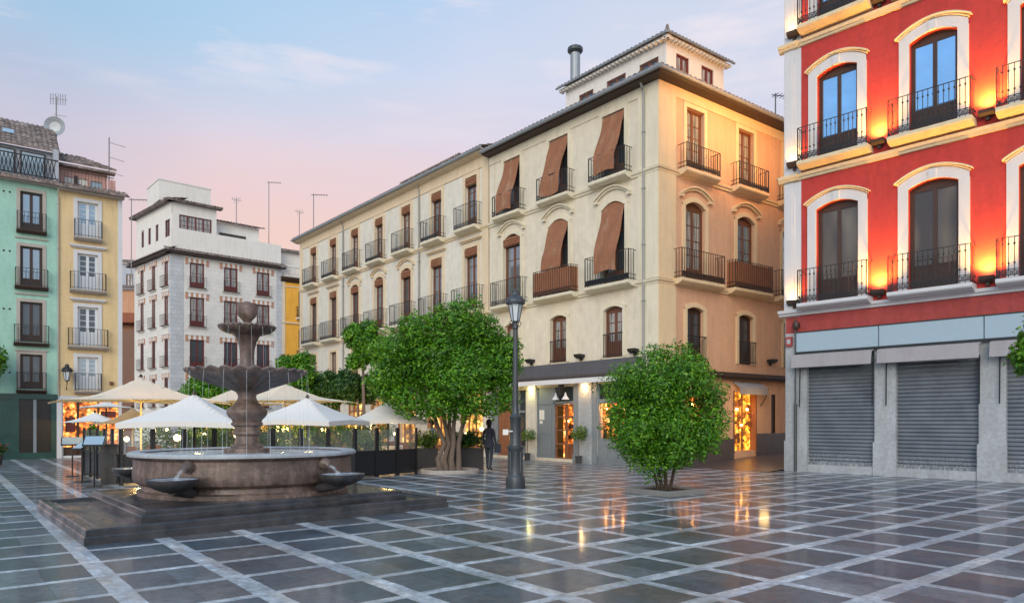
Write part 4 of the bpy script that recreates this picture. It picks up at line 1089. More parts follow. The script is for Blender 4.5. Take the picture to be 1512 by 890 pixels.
w = MB(); wall(w, .1, 9.4, 15.6, 17.6, [], 0, .12); w.quad((.1, .12, 17.6), (9.4, .12, 17.6), (9.4, 6, 17.6), (.1, 6, 17.6)); w.quad((9.4, .12, 15.6), (9.4, 6, 15.6), (9.4, 6, 17.6), (9.4, .12, 17.6)); E1.put(w, 'parapet', 'plaster_white')
w = MB(); wall(w, .15, 3.7, 17.55, 19.75, [(2.0, 17.5, 2.6, 1.25, 0)], .12, .13); w.quad((3.7, .13, 17.5), (3.7, 5, 17.5), (3.7, 5, 19.75), (3.7, .13, 19.75)); E1.put(w, 'rooftop_room_wall', 'plaster_white')
w = MB(); wall(w, -7.9, -.1, 15.6, 19.75, [(-.98, 16.95, 1.0, 1.4, 0), (-3.19, 16.95, .62, 1.4, 0), (-4.84, 16.95, .62, 1.4, 0), (-6.4, 16.95, .62, 1.5, 0)], .12, .12); E2.put(w, 'rooftop_room_wall', 'plaster_white')
g_ = window(E1, 2.0, 17.5, 2.6, 1.25, frame='wood_maroon', glass='glass_curtain', panel=0, rows=3, leaves=4, mid=2, y=.17)
window(E2, -.98, 16.95, 1.0, 1.4, frame='wood_maroon', glass='glass_dark', panel=0, rows=2, y=.17)
for c in (-3.19, -4.84, -6.4): window(E2, c, 16.95, .62, 1.4, frame='wood_maroon', glass='glass_dark', panel=0, rows=2, leaves=1, y=.17)
for f, a, b in ((E1, -.3, 4.1), (E2, -8.4, .3)):
    r = MB(); tiles(r, a, b, -.35, 19.78, 1.2, 20.1, rows=3, per=.28); r.box(a, b, -.3, .3, 19.68, 19.8); f.put(r, 'rooftop_room_roof', 'roof_tile')
w = MB(); w.box(-.6, 3.5, 1.0, 4.4, 19.9, 21.55); w.box(-.65, 3.55, .95, 4.45, 21.55, 21.65); E1.put(w, 'water_tank_room', 'plaster_white')
w = MB(); w.box(3.8, 7.8, 1.2, 5, 17.6, 19.0); E1.put(w, 'annex_wall', 'plaster_white')
r = MB(); tiles(r, 3.6, 8.2, .8, 19.0, 3, 19.5, rows=4, per=.28); E1.put(r, 'annex_roof', 'roof_tile')
w = MB(); w.box(4.3, 6.6, 1.14, 1.19, 17.7, 18.1); E1.put(w, 'annex_window', 'wood_dark')

# ------------------------------------------------------------------ orange house, peach and grey houses behind
OH = thing('orange_house', 'bright orange house squeezed between the white house and the cream building', 'house', (-20.8, 64.24, 0), R(37))
f = Fr(OH)
w = MB(); wall(w, .05, 8, 0, 14.7, [(2.0, 11.2, .9, 2.5, 0), (2.0, 7.2, .9, 2.9, 0), (2.0, 3.5, .9, 2.6, 0)], .2); w.quad((.05, 0, 14.7), (8, 0, 14.7), (8, 6, 14.7), (.05, 6, 14.7)); f.put(w, 'wall', 'plaster_orange')
for z, h in ((11.2, 2.5), (7.2, 2.9), (3.5, 2.6)): window(f, 2.0, z, .9, h, frame='wood_brown', rows=3); balcony(f, 2.0, z - .17, 1.4, dep=.4)
t = MB(); t.box(.04, 8, -.12, .01, 10.6, 10.72); t.box(.04, 8, -.06, .01, 13.9, 14.0); t.box(.04, .3, -.05, .012, 0, 14.4); f.put(t, 'moulding', 'plaster_ochre')
t = MB(); t.prof(-.1, 8, [(.01, 14.3), (-.3, 14.5), (-.5, 14.6), (-.5, 14.75), (.01, 14.8)][::-1]); f.put(t, 'eave', 'eave_brown')
t = MB()
for k in range(22): t.lathe([(.04, 14.95), (.075, 15.2), (.035, 15.5), (.06, 15.75)], 6, (.35 + k * .22, .1))
t.box(.2, 5.4, .0, .2, 15.75, 15.9); t.box(.2, 5.4, .0, .2, 14.75, 14.95); f.put(t, 'balustrade', 'plaster_white')
t = MB(); t.box(.05, 6, 1.5, 5, 14.7, 17.5); f.put(t, 'attic_wall', 'plaster_white')
r = MB(); tiles(r, -.1, 6.2, 1.1, 17.4, 3, 18.0, rows=4, per=.28); f.put(r, 'attic_roof', 'roof_tile')
PH = thing('peach_house', 'small peach house down the alley beside the yellow house', 'house', (-38.6, 67.0, 0), R(10))
f = Fr(PH)
w = MB(); wall(w, 0, 5.4, 0, 14.2, [(1.3, 12.2, .35, 1.1, 0), (1.7, 5.6, .7, 1.6, 0)], .15); w.quad((0, 0, 14.2), (5.4, 0, 14.2), (5.4, 5, 14.2), (0, 5, 14.2)); f.put(w, 'wall', 'plaster_peach')
window(f, 1.3, 12.2, .35, 1.1, leaves=1, rows=1, panel=0, y=.05); window(f, 1.7, 5.6, .7, 1.6, y=.05, rows=2, panel=0)
r = MB(); r.prof(-.2, 5.0, [(0, 12.0), (-1.4, 11.1), (-1.4, 10.9), (0, 10.8)][::-1]); f.put(r, 'porch_roof', 'rust_awning')
w = MB(); w.box(.0, 4.8, -1.1, -.05, 0, 10.2); f.put(w, 'porch', 'wood_brown')
r = MB(); tiles(r, -.2, 5.6, -.3, 14.2, 2, 14.9, rows=4, per=.3); f.put(r, 'roof', 'roof_tile')
GH = thing('grey_house', 'pale grey plastered house rising behind the peach house', 'house', (-43.0, 76, 0), R(8))
f = Fr(GH)
w = MB(); wall(w, 0, 5.5, 0, 18.6, [(2.0, 16.2, .7, 1.3, 0)], .1); f.put(w, 'wall', 'plaster_grey')
window(f, 2.0, 16.2, .7, 1.3, y=.05, rows=2, panel=0)
r = MB(); tiles(r, -.2, 5.7, -.3, 18.6, 2.5, 19.5, rows=5, per=.3); f.put(r, 'roof', 'roof_tile')

# ------------------------------------------------------------------ antennas
def antenna(x, y, z, h, kind, label, rz=0.):
    o = thing('roof_antenna', label, 'antenna', (x, y, z), rz, 'television antennas on the roofs')
    m = MB(); m.tube([(0, 0, -.6), (0, 0, h)], .035, 6); m.obj('mast', 'aluminium', o)
    e = MB()
    if kind == 'yagi':
        e.tube([(-.2, 0, h - .1), (1.1, 0, h - .05)], .025, 5)
        for k in range(6): e.tube([(k * .2, -.25, h - .08), (k * .2, .25, h - .08)], .016, 4)
        e.obj('yagi', 'aluminium', o)
    elif kind == 'comb':
        for k, l in enumerate((.7, .65, .6, .3)): e.tube([(0, 0, h - .25 - k * .75), (l * 1.1, 0, h - .45 - k * .75)], .022, 4)
        e.obj('elements', 'aluminium', o)
    elif kind == 'dish':
        e.lathe([(.0, 0), (.25, .03), (.48, .12)], 18); e.v = [(x_, -z_ - .08, y_ + h * .42) for x_, y_, z_ in e.v]; e.v, e.f, e.m = thicken(e.v, e.f, .02); e.obj('dish', 'gutter_zinc', o)
        e = MB(); e.tube([(-.3, 0, h - .1), (.5, 0, h - .12)], .02, 4)
        for k in range(7): e.tube([(-.25 + k * .11, 0, h - .4), (-.25 + k * .11, 0, h + .15)], .014, 4)
        e.tube([(-.1, 0, h - .9), (.45, 0, h - .95)], .018, 4)
        e.obj('elements', 'aluminium', o)
    else:
        for k in range(5): e.tube([(-.3 + k * .15, -.1, h - .1 - .3 * (k % 2)), (-.3 + k * .15, .1, h + .2)], .02, 4)
        e.tube([(-.4, 0, h), (.45, 0, h - .15)], .022, 4); e.obj('elements', 'aluminium', o)
def atpx(px, py, D): return ((px - 756) / 1050 * D, 1.7 + (622 - py) / 1050 * D)
for px, pb, pt, D, kd, lb in ((83, 222, 143, 35.5, 'dish', 'tall antenna with a round satellite dish above the mint house'),
                          (161, 250, 203, 36.5, 'comb', 'comb-shaped antenna standing on the yellow house roof'),
                          (194, 400, 293, 53, 'yagi', 'thin antenna mast in the gap beside the yellow house'),
                          (349, 322, 294, 62, 'grid', 'short grid antenna on the white house annex'),
                          (397, 352, 268, 66, 'yagi', 'tallest thin antenna mast behind the white house'),
                          (442, 345, 312, 68, 'grid', 'short antenna just left of the cream roof corner'),
                          (463, 338, 286, 56, 'yagi', 'bent-armed antenna over the far end of the cream roof')):
    x, zb = atpx(px, pb, D); _, zt = atpx(px, pt, D); antenna(x, D, zb, zt - zb, kd, lb, .2)
x, z = atpx(1145, 160, 33.5); antenna(x, 33.5, z - .2, .9, 'yagi', 'small antenna at the right end of the corner building roof', .3)

# ------------------------------------------------------------------ fountain
FC = (-5.14, 13.80)
FT = thing('stone_fountain', 'tiered brown stone fountain with scalloped bowls in the middle of the square', 'fountain', (*FC, 0))
av = Vector((-.642, .767)).normalized(); bv = Vector((.722, .692)).normalized()
def slab(mb, la, lb, z0, z1, ch=.02, mi=0, off=(0, 0)):
    la /= 2; lb /= 2; o = len(mb.v)
    for (s, z) in ((0, z0), (0, z1 - ch), (ch, z1)):
        for i, j in ((-1, -1), (-1, 1), (1, 1), (1, -1)):
            p = av * (i * (la - s)) + bv * (j * (lb - s)); mb.v.append((p.x + off[0], p.y + off[1], z))
    for k in range(2):
        for q in range(4): mb.f.append((o + k * 4 + q, o + k * 4 + (q + 1) % 4, o + k * 4 + 4 + (q + 1) % 4, o + k * 4 + 4 + q)); mb.m.append(mi)
    mb.f.append((o + 8, o + 9, o + 10, o + 11)); mb.m.append(mi)
p = MB(); slab(p, 4.95, 6.35, 0, .12); slab(p, 4.80, 6.2, .12, .165)
# raised rim round the wet ledge
for k in range(1): pass
la, lb = 4.86, 6.26
def rimring(mb, la, lb, wdt, z0, z1):
    o = len(mb.v)
    for s, z in ((0, z0), (0, z1 - .02), (.02, z1), (wdt - .02, z1), (wdt, z1 - .02), (wdt, z0)):
        for i, j in ((-1, -1), (-1, 1), (1, 1), (1, -1)):
            q = av * (i * (la / 2 - s)) + bv * (j * (lb / 2 - s)); mb.v.append((q.x, q.y, z))
    for k in range(5):
        for q in range(4): mb.f.append((o + k * 4 + q, o + k * 4 + (q + 1) % 4, o + k * 4 + 4 + (q + 1) % 4, o + k * 4 + 4 + q)); mb.m.append(0)
rimring(p, 4.90, 6.30, .17, .10, .215); rimring(p, 4.50, 5.90, .035, .14, .19)
p.obj('platform', 'stone_wet', FT)
p = MB(); slab(p, 4.25, 4.75, .16, .30); slab(p, 4.17, 4.62, .30, .37)
p.obj('steps', 'stone_wet', FT)
b = MB(); b.lathe([(1.90, .36), (1.90, .44), (1.84, .47), (1.82, .55), (1.88, .57), (1.95, .61), (1.975, .68), (1.975, .80), (1.96, .92), (1.965, 1.02), (2.02, 1.045), (2.05, 1.08), (2.05, 1.115), (2.02, 1.14), (1.86, 1.14), (1.83, 1.12), (1.80, 1.02)], 96)
b.obj('basin', 'stone_fountain', FT, smooth=True)
b = MB(); b.lathe([(1.99, 1.048), (2.062, 1.08), (2.062, 1.118), (2.03, 1.148), (1.85, 1.148), (1.82, 1.12)], 96); b.obj('basin_rim', 'stone_grey', FT, smooth=True)
b = MB(); b.lathe([(0, 1.10), (1.83, 1.10)], 64); b.obj('basin_water', 'water_froth', FT)
c = MB()
c.lathe([(.42, .98), (.42, 1.17), (.40, 1.19), (.30, 1.20), (.30, 1.23), (.25, 1.25), (.225, 1.28), (.215, 1.42), (.24, 1.44), (.255, 1.46), (.255, 1.51), (.23, 1.53), (.24, 1.60), (.29, 1.63), (.295, 1.67), (.265, 1.69), (.285, 1.74), (.34, 1.79), (.375, 1.85), (.375, 1.90), (.34, 1.96), (.26, 2.02), (.19, 2.10), (.165, 2.17), (.175, 2.22), (.21, 2.27), (.28, 2.32)], 40)
c.obj('pedestal', 'stone_fountain', FT, smooth=True)
def scal(n, amp, r0, r1, za):
    def fn(r, z, a):
        t = max(0, min(1, (r - r0) / (r1 - r0)))
        s = abs(math.sin(n * a / 2))
        return r * (1 + amp * .5 * t * (s - .5)), z + za * t * (s - .5)
    return fn
c = MB(); c.lathe([(.22, 2.28), (.32, 2.315), (.55, 2.385), (.82, 2.48), (.99, 2.55), (1.08, 2.61), (1.11, 2.66), (1.08, 2.69), (1.02, 2.68), (.85, 2.64), (.5, 2.58), (.2, 2.56)], 216, fn=scal(26, .10, .35, 1.05, .05))
c.obj('large_bowl', 'stone_fountain', FT, smooth=True)
c = MB(); c.lathe([(.24, 2.54), (.25, 2.64), (.18, 2.70), (.175, 2.76), (.135, 2.82), (.13, 2.95), (.14, 3.10), (.175, 3.24), (.215, 3.32), (.24, 3.36)], 32); c.obj('upper_pedestal', 'stone_fountain', FT, smooth=True)
c = MB(); c.lathe([(.19, 3.34), (.30, 3.38), (.45, 3.44), (.51, 3.485), (.535, 3.52), (.52, 3.55), (.48, 3.54), (.3, 3.50), (.1, 3.49)], 160, fn=scal(32, .04, .3, .5, .02)); c.obj('small_bowl', 'stone_fountain', FT, smooth=True)
c = MB(); c.lathe([(.12, 3.5), (.12, 3.54), (.07, 3.57), (.065, 3.62), (.10, 3.67), (.16, 3.73), (.185, 3.79), (.19, 3.90), (.18, 3.96), (.185, 3.98), (.165, 3.985), (.14, 3.93)], 28)
c.lathe([(0, 4.02), (.05, 4.0), (.07, 3.96), (.08, 3.9)], 12)
for a in range(5): c.tube([(0, 0, 3.95), (.05 * math.cos(a * 1.26), .05 * math.sin(a * 1.26), 4.03)], [.02, .008], 5)
c.obj('top_cup', 'stone_fountain', FT, smooth=True)
for deg in (-97, -29, 171, 80):
    a = R(deg); d = Vector((math.cos(a), math.sin(a)))
    m = MB(); R0 = 2.42
    m.lathe([(.05, .56), (.14, .57), (.26, .62), (.35, .67), (.395, .73), (.40, .775), (.36, .775), (.32, .73)], 28, (d.x * R0, d.y * R0))
    m.tube([(d.x * 1.86, d.y * 1.86, .50), (d.x * 2.1, d.y * 2.1, .53), (d.x * R0, d.y * R0, .62)], [.09, .085, .11], 12)
    m.obj('side_bowl', 'stone_wet', FT, smooth=True)
    m = MB(); m.lathe([(0, .768), (.365, .768)], 24, (d.x * R0, d.y * R0)); m.obj('side_bowl_water', 'water_froth', FT)
    m = MB(); m.lathe([(.0, .0), (.09, .02), (.12, .08), (.10, .15), (.0, .17)], 12); m.v = [(x, y, z) for x, y, z in m.v]
    hd = MB(); hd.tube([(d.x * 1.86, d.y * 1.86, .93), (d.x * 2.02, d.y * 2.02, .95), (d.x * 2.08, d.y * 2.08, .94), (d.x * 2.13, d.y * 2.13, .90)], [.10, .115, .08, .05], 10)
    hd.tube([(d.x * 1.95 - d.y * .09, d.y * 1.95 + d.x * .09, 1.0), (d.x * 1.95 - d.y * .13, d.y * 1.95 + d.x * .13, 1.04)], [.03, .01], 5); hd.tube([(d.x * 1.95 + d.y * .09, d.y * 1.95 - d.x * .09, 1.0), (d.x * 1.95 + d.y * .13, d.y * 1.95 - d.x * .13, 1.04)], [.03, .01], 5)
    hd.obj('spout', 'stone_fountain', FT, smooth=True)
    m = MB(); m.tube([(d.x * (2.12 + t * .22), d.y * (2.12 + t * .22), .905 - .145 * t * t) for t in (0, .3, .6, .85, 1.)], [.022, .026, .03, .034, .05], 8); m.obj('water_jet', 'water_fall', FT, smooth=True)
m = MB()
for k in range(18):
    a = 2 * PI * (k + .5) / 18; r = 1.12
    pts = [(math.cos(a) * (r + .06 * t ** .5), math.sin(a) * (r + .06 * t ** .5), 2.63 - 1.53 * t) for t in (0, .1, .3, .6, 1.)]
    m.tube(pts, [.006, .005, .0045, .0045, .007], 5)
m.obj('falling_water', 'water_fall', FT, smooth=True)
m = MB()
for k in range(16):
    a = 2 * PI * k / 16 + .1; r = .54
    m.tube([(math.cos(a) * r, math.sin(a) * r, 3.50), (math.cos(a) * (r + .03), math.sin(a) * (r + .03), 3.2), (math.cos(a) * (r + .04), math.sin(a) * (r + .04), 2.72)], .004, 4)
m.obj('falling_water', 'water_fall', FT)

# ------------------------------------------------------------------ street lamp
SL = thing('street_lamp', 'tall dark cast-iron street lamp standing alone before the corner shop', 'street lamp', (.087, 18.2, 0))
m = MB(); m.lathe([(0, 0), (.245, 0), (.25, .04), (.25, .24), (.235, .30), (.20, .34), (.19, .38), (.18, .95), (.20, .98), (.215, 1.02), (.215, 1.06), (.17, 1.08), (.155, 1.12), (.14, 1.75), (.155, 1.78), (.16, 1.82), (.11, 1.86), (.085, 1.92), (.08, 2.1), (.052, 4.05), (.075, 4.08), (.075, 4.13), (.05, 4.17), (.045, 4.22)], 20)
m.obj('post', 'lamp_paint', SL, smooth=True)
m = MB()
for j in range(8):
    a = 2 * PI * j / 8; m.box(.185 * math.cos(a) - .012, .185 * math.cos(a) + .012, .185 * math.sin(a) - .012, .185 * math.sin(a) + .012, .4, .94)
m.obj('flutes', 'lamp_paint', SL)
m = MB()
for a in (0, PI / 2, PI, 3 * PI / 2):
    c_, s_ = math.cos(a + .5), math.sin(a + .5)
    m.tube([(0, 0, 4.12), (.13 * c_, .13 * s_, 4.14), (.17 * c_, .17 * s_, 4.22), (.12 * c_, .12 * s_, 4.28), (.09 * c_, .09 * s_, 4.24)], .014, 5)
m.obj('bracket', 'lamp_paint', SL, smooth=True)
a_, b_ = lantern_mb(1.08)
o = a_.obj('lantern', 'lamp_paint', SL, (0, 0, 4.2)); b_.obj('lantern_glass', 'glass_lantern', o)
m = MB(); m.box(-.32, -.18, -.19, -.16, 1.36, 1.50); m.tube([(-.18, -.17, 1.45), (-.05, -.1, 1.45)], .02, 5); m.obj('small_sign', 'paper', SL)
m = MB(); m.box(-.02, .26, -.24, -.20, 1.5, 2.2); 

# ------------------------------------------------------------------ foliage
def crown_mesh(name, clumps, nleaf, ls, mname, seed=1, fill=.35, squash=1.):
    """thousands of separate leaves gathered in clumps"""
    r = np.random.default_rng(seed)
    cl = np.array(clumps); wts = cl[:, 3] ** 2; wts /= wts.sum()
    idx = r.choice(len(cl), nleaf, p=wts)
    d = r.normal(size=(nleaf, 3)); d /= np.linalg.norm(d, axis=1)[:, None]
    rad = np.where(r.random(nleaf) < fill, r.random(nleaf) ** .5, r.normal(1., .10, nleaf))
    lump = 1 + .12 * np.sin(d[:, 0] * 9 + idx) + .12 * np.sin(d[:, 2] * 11 + idx * 2)
    p = cl[idx, :3] + d * (cl[idx, 3] * rad * lump)[:, None] * np.array([1, 1, squash])
    n = d + r.normal(scale=.6, size=(nleaf, 3)); n[:, 2] += .35; n /= np.linalg.norm(n, axis=1)[:, None]
    t = np.cross(n, r.normal(size=(nleaf, 3))); t /= np.linalg.norm(t, axis=1)[:, None]
    b = np.cross(n, t); s = ls * r.uniform(.65, 1.35, nleaf)
    L = (t * s[:, None]); W = (b * s[:, None] * .42); fold = n * (s * .12)[:, None]
    V = np.stack([p - L, p - W + fold, p + L, p + W + fold], 1).reshape(-1, 3)
    me = bpy.data.meshes.new(name)
    F = np.arange(nleaf * 4, dtype=np.int32)
    me.vertices.add(len(V)); me.vertices.foreach_set('co', V.ravel())
    me.loops.add(nleaf * 4); me.loops.foreach_set('vertex_index', F)
    me.polygons.add(nleaf); me.polygons.foreach_set('loop_start', np.arange(0, nleaf * 4, 4, dtype=np.int32))
    me.materials.append(MATS[mname]); me.update(); me.validate()
    return me
def ball_clumps(c, rx, ry, rz, n, cr, seed, shell=.8, bottom=-1.):
    r = random.Random(seed); out = []
    k = 0
    while len(out) < n and k < 5000:
        k += 1
        v = Vector((r.gauss(0, 1), r.gauss(0, 1), r.gauss(0, 1))).normalized()
        if v.z < bottom: continue
        q = r.uniform(shell * .72, shell * 1.12) if r.random() < .62 else r.uniform(0, shell * .6)
        out.append((c[0] + v.x * rx * q, c[1] + v.y * ry * q, c[2] + v.z * rz * q, cr * r.uniform(.7, 1.3)))
    return out
def tree(loc, label, crown, stems, bark='bark', nleaf=14000, ls=.06, leafm='leaf_orange_tree', seed=1, name='orange_tree', fill=.35, group=None, limbs=12):
    o = thing(name, label, 'tree', (*loc, 0), 0, group)
    m = MB(); r = random.Random(seed)
    tops = []
    for pts, rs in stems:
        m.tube(pts, rs, 9); tops.append((pts[-1], rs[-1]))
    for k in range(limbs):
        (tx, ty, tz), tr = tops[k % len(tops)]
        c = crown[r.randrange(len(crown))]
        m.tube([(tx, ty, tz - .05), ((tx * .6 + c[0] * .4) + r.uniform(-.1, .1), ty * .6 + c[1] * .4, tz * .55 + c[2] * .45), c[:3]], [tr * .7, tr * .45, tr * .15], 6)
    m.obj('trunk', bark, o, smooth=True)
    link('crown', crown_mesh('crown', crown, nleaf, ls, leafm, seed, fill), o)
    return o
# round tree in the planter, right
cr = ball_clumps((0, 0, 1.95), 1.36, 1.3, 1.46, 46, .42, 3, .82) + [(-.35, 0, 3.15, .34), (.28, 0, 3.22, .36), (.75, .1, 2.9, .35), (-.9, -.1, 2.75, .35), (.0, -.2, 2.9, .4), (.1, -.5, .95, .38), (-.2, -.3, 1.0, .36), (.35, -.2, .98, .34), (-.6, .1, 1.05, .36), (.65, .1, 1.1, .38), (-.8, 0, 1.3, .36), (.9, 0, 1.4, .38), (0, .4, .95, .36), (1.1, 0, 2.3, .34), (-1.15, 0, 2.0, .32), (1.15, -.2, 1.75, .36), (1.0, .1, 2.0, .4), (.9, -.5, 1.55, .38), (.75, 0, 3.0, .3), (-.15, .1, 3.3, .24), (.5, 0, 3.32, .22)]
tree((3.64, 16.9), 'round bright green orange tree in a square stone planter', cr,
     [([(-.06, 0, .05), (-.16, 0, .5), (-.34, .02, 1.0), (-.5, 0, 1.6)], [.045, .038, .03, .02]), ([(.02, 0, .05), (.0, 0, .6), (.02, 0, 1.2), (.1, 0, 1.9)], [.05, .04, .035, .02]),
      ([(.1, -.02, .05), (.2, 0, .5), (.3, .05, 1.0), (.5, 0, 1.6)], [.045, .035, .03, .02]), ([(-.14, .05, .05), (-.28, .0, .5), (-.42, -.1, .9)], [.035, .03, .02])], 'bark_dark', 52000, .043, seed=3, fill=.5, limbs=10)
PL = thing('tree_planter', 'low square grey stone planter ring under the round tree', 'planter', (3.64, 16.9, 0), R(38))
m = MB(); h = .72
def ring(mb, h, wd, z0, z1):
    o = len(mb.v)
    for s, z in ((0, z0), (0, z1 - .02), (.02, z1), (wd, z1), (wd, z0)):
        for i, j in ((-1, -1), (1, -1), (1, 1), (-1, 1)): mb.v.append((i * (h - s), j * (h - s), z))
    for k in range(4):
        for q in range(4): mb.f.append((o + k * 4 + q, o + k * 4 + (q + 1) % 4, o + k * 4 + 4 + (q + 1) % 4, o + k * 4 + 4 + q)); mb.m.append(0)
ring(m, .66, .12, 0, .115); m.obj('kerb', 'concrete', PL)
m = MB(); m.box(-.54, .54, -.54, .54, 0, .08); m.obj('soil_bed', 'soil', PL)
# big multi-stem tree
crb = ball_clumps((-.1, 0, 3.75), 2.4, 1.9, 1.6, 46, .62, 5, .86, -.75) + [(-1.2, 0, 4.7, .5), (.2, 0, 5.1, .55), (1.2, 0, 4.75, .55), (-.4, 0, 5.0, .5), (1.9, 0, 3.6, .5), (1.8, 0, 2.8, .45), (-2.1, 0, 3.4, .5), (-1.6, -.3, 2.5, .45), (2.05, 0, 4.2, .4), (-.2, -1., 2.3, .5), (.8, -.9, 2.25, .5), (1.4, -.5, 2.2, .4), (-1.9, -.2, 2.75, .5), (-1.2, -.8, 2.35, .5), (-.7, -.6, 2.2, .45), (1.9, -.2, 2.4, .4), (.3, -.4, 2.2, .45), (-2.3, 0, 3.0, .4)]
stems = []
for dx, dy, lx in ((-.28, 0, -.7), (-.10, .05, -.25), (.10, -.05, .25), (.30, .02, .8), (-.02, .2, .0)):
    stems.append(([(dx, dy, 0), (dx * 1.2 - .05, dy, .45), (dx * .8 + .06, dy, .95), (dx * 1.4, dy, 1.5), (lx, dy, 2.6)], [.12, .085, .08, .07, .045]))
tree((-2.1, 23.9), 'large spreading orange tree with several pale stems beside the street lamp', crb, stems, 'bark', 85000, .060, seed=5, fill=.45, limbs=16)
KR = thing('tree_kerb', 'round pale stone kerb around the stems of the large tree', 'kerb', (-2.1, 23.9, 0))
m = MB(); m.lathe([(1.0, 0), (1.0, .09), (.98, .11), (.86, .11), (.84, .03)], 32); m.obj('kerb', 'stone_surround', KR)
m = MB(); m.lathe([(0, .05), (.86, .04)], 24); m.obj('soil_bed', 'soil', KR)
# terrace trees further back
def small_tree(px, D, ztop, zbot, rw, label, seed, lm='leaf_orange_tree', n=9000):
    x = (px - 756) / 1050 * D; zc = (ztop + zbot) / 2; rz = (ztop - zbot) / 2
    c = ball_clumps((0, 0, zc), rw, rw * .9, rz, 26, rw * .34, seed, .8)
    tree((x, D), label, c, [([(0, 0, 0), (.05, 0, 1.2), (0, 0, zbot + rz * .6)], [.10, .08, .05])], 'bark', n, .085, lm, seed, group='orange trees among the cafe umbrellas', limbs=8)
small_tree(536, 30, 6.1, 3.4, 1.05, 'slim tree rising left of the large spreading tree', 11, n=12000)
small_tree(528, 31, 3.6, 2.6, .9, 'low dark tree over the second cream umbrella', 12, 'leaf_dark')
small_tree(434, 33, 4.9, 3.0, 1.0, 'bright small tree right of the fountain bowl', 13)
small_tree(460, 34, 3.9, 2.6, 1.15, 'short bushy tree between the fountain and the low dark tree', 14)
small_tree(500, 33.5, 4.1, 2.4, 1.0, 'dark leafy tree with reddish leaves beneath the slim tree', 15, 'leaf_dark')
small_tree(312, 31, 3.6, 2.2, 1.3, 'low tree showing under the left side of the fountain bowl', 16)
# tree branches reaching in at the right and left edges
tree((9.1, 12.6), 'leafy tree reaching in at the right edge before the red building', ball_clumps((.42, 0, 3.0), .48, .6, .62, 14, .26, 21, .8), [([(1.0, .4, 0), (.95, .3, 1.2), (.7, .1, 2.4)], [.09, .08, .05])], 'bark', 8000, .055, seed=21)
tree((-22.8, 30.5), 'leafy tree just showing at the left edge before the mint house', ball_clumps((.05, 0, 4.2), .9, .8, .8, 16, .4, 22, .8), [([(-.3, 0, 0), (-.2, 0, 1.8), (0, 0, 3.6)], [.1, .09, .05])], 'bark', 6000, .08, seed=22)

def potted(loc, label, h, w, pot='box', leafm='leaf_potted', n=900, ls=.05, group=None, pw=.3, ph=.35, name='potted_plant', stem=False, flower=False, rz=0., pl=None):
    o = thing(name, label, 'potted plant' if name == 'potted_plant' else 'planter', (*loc, 0), rz, group)
    m = MB()
    if pot == 'box':
        L = pl or pw
        m.box(-L / 2, L / 2, -pw / 2, pw / 2, 0, ph); m.box(-L / 2 - .02, L / 2 + .02, -pw / 2 - .02, pw / 2 + .02, ph - .05, ph + .005)
    else: m.lathe([(0, 0), (pw * .35, 0), (pw * .5, ph), (pw * .45, ph), (pw * .4, ph - .04), (0, ph - .04)], 16)
    m.obj('pot', 'pot_dark', o)
    r = random.Random(int(abs(loc[0] * 100)) + 3)
    if stem:
        s = MB(); s.tube([(0, 0, ph - .05), (.01, 0, h * .75)], .018, 6); s.obj('stem', 'bark', o)
        cl = [(r.uniform(-w, w) * .5, r.uniform(-w, w) * .5, h * .85 + r.uniform(-.15, .12), w * .4) for _ in range(6)]
    else:
        L = (pl or w) / 2
        cl = [(r.uniform(-L, L), r.uniform(-w, w) * .3, ph + (h - ph) * r.uniform(.15, .9), w * .3) for _ in range(12)]
    link('foliage', crown_mesh('foliage', cl, n, ls, leafm, int(h * 100) + int(w * 10)), o)
    if flower: link('flowers', crown_mesh('flowers', [(c[0], c[1], c[2] + .04, c[3] * 1.02) for c in cl], n // 5, ls * .8, 'flower_red', 4), o)
    return o
def c_at(u, d): q = A.at(u, d); v = Vector((q[0], q[1])); a = R(-50.6); return (5.39 + v.x * math.cos(a) - v.y * math.sin(a), 26.2 + v.x * math.sin(a) + v.y * math.cos(a))
potted(c_at(-7.0, -.35), 'thin potted plant in front of the greenish-lit pier', 1.35, .5, 'box', n=500, stem=True, pw=.24, ph=.3, group='potted plants by the shop door')
potted(c_at(-3.8, -.35), 'thin potted plant in front of the stone pier beside the lit shop window', 1.45, .5, 'box', n=600, stem=True, pw=.24, ph=.3, group='potted plants by the shop door')
potted((-13.4, 22.9), 'tall narrow planter with a column of green leaves by the menu stands', 1.75, .42, 'box', 'leaf_orange_tree', 3000, .05, pw=.5, ph=.45, name='tall_planter')
potted((-19.95, 27.5), 'pot of red flowers cut by the left edge of the picture', .85, .5, 'round', 'leaf_dark', 900, .06, pw=.5, ph=.4, flower=True)
# planters near the large tree
for x, y, lb, fl_ in ((-3.05, 25.2, 'dark planter with reddish-green plants left of the large tree stems', True), (-2.0, 25.6, 'dark planter with low greenery behind the large tree stems', False), (-1.45, 25.4, 'dark planter right of the large tree stems', False)):
    potted((x, y), lb, 1.25, .6, 'box', 'leaf_potted' if fl_ else 'leaf_dark', 900, .06, pw=.45, ph=.75, pl=.85, name='box_planter', rz=R(5), group='dark box planters around the cafe terrace')

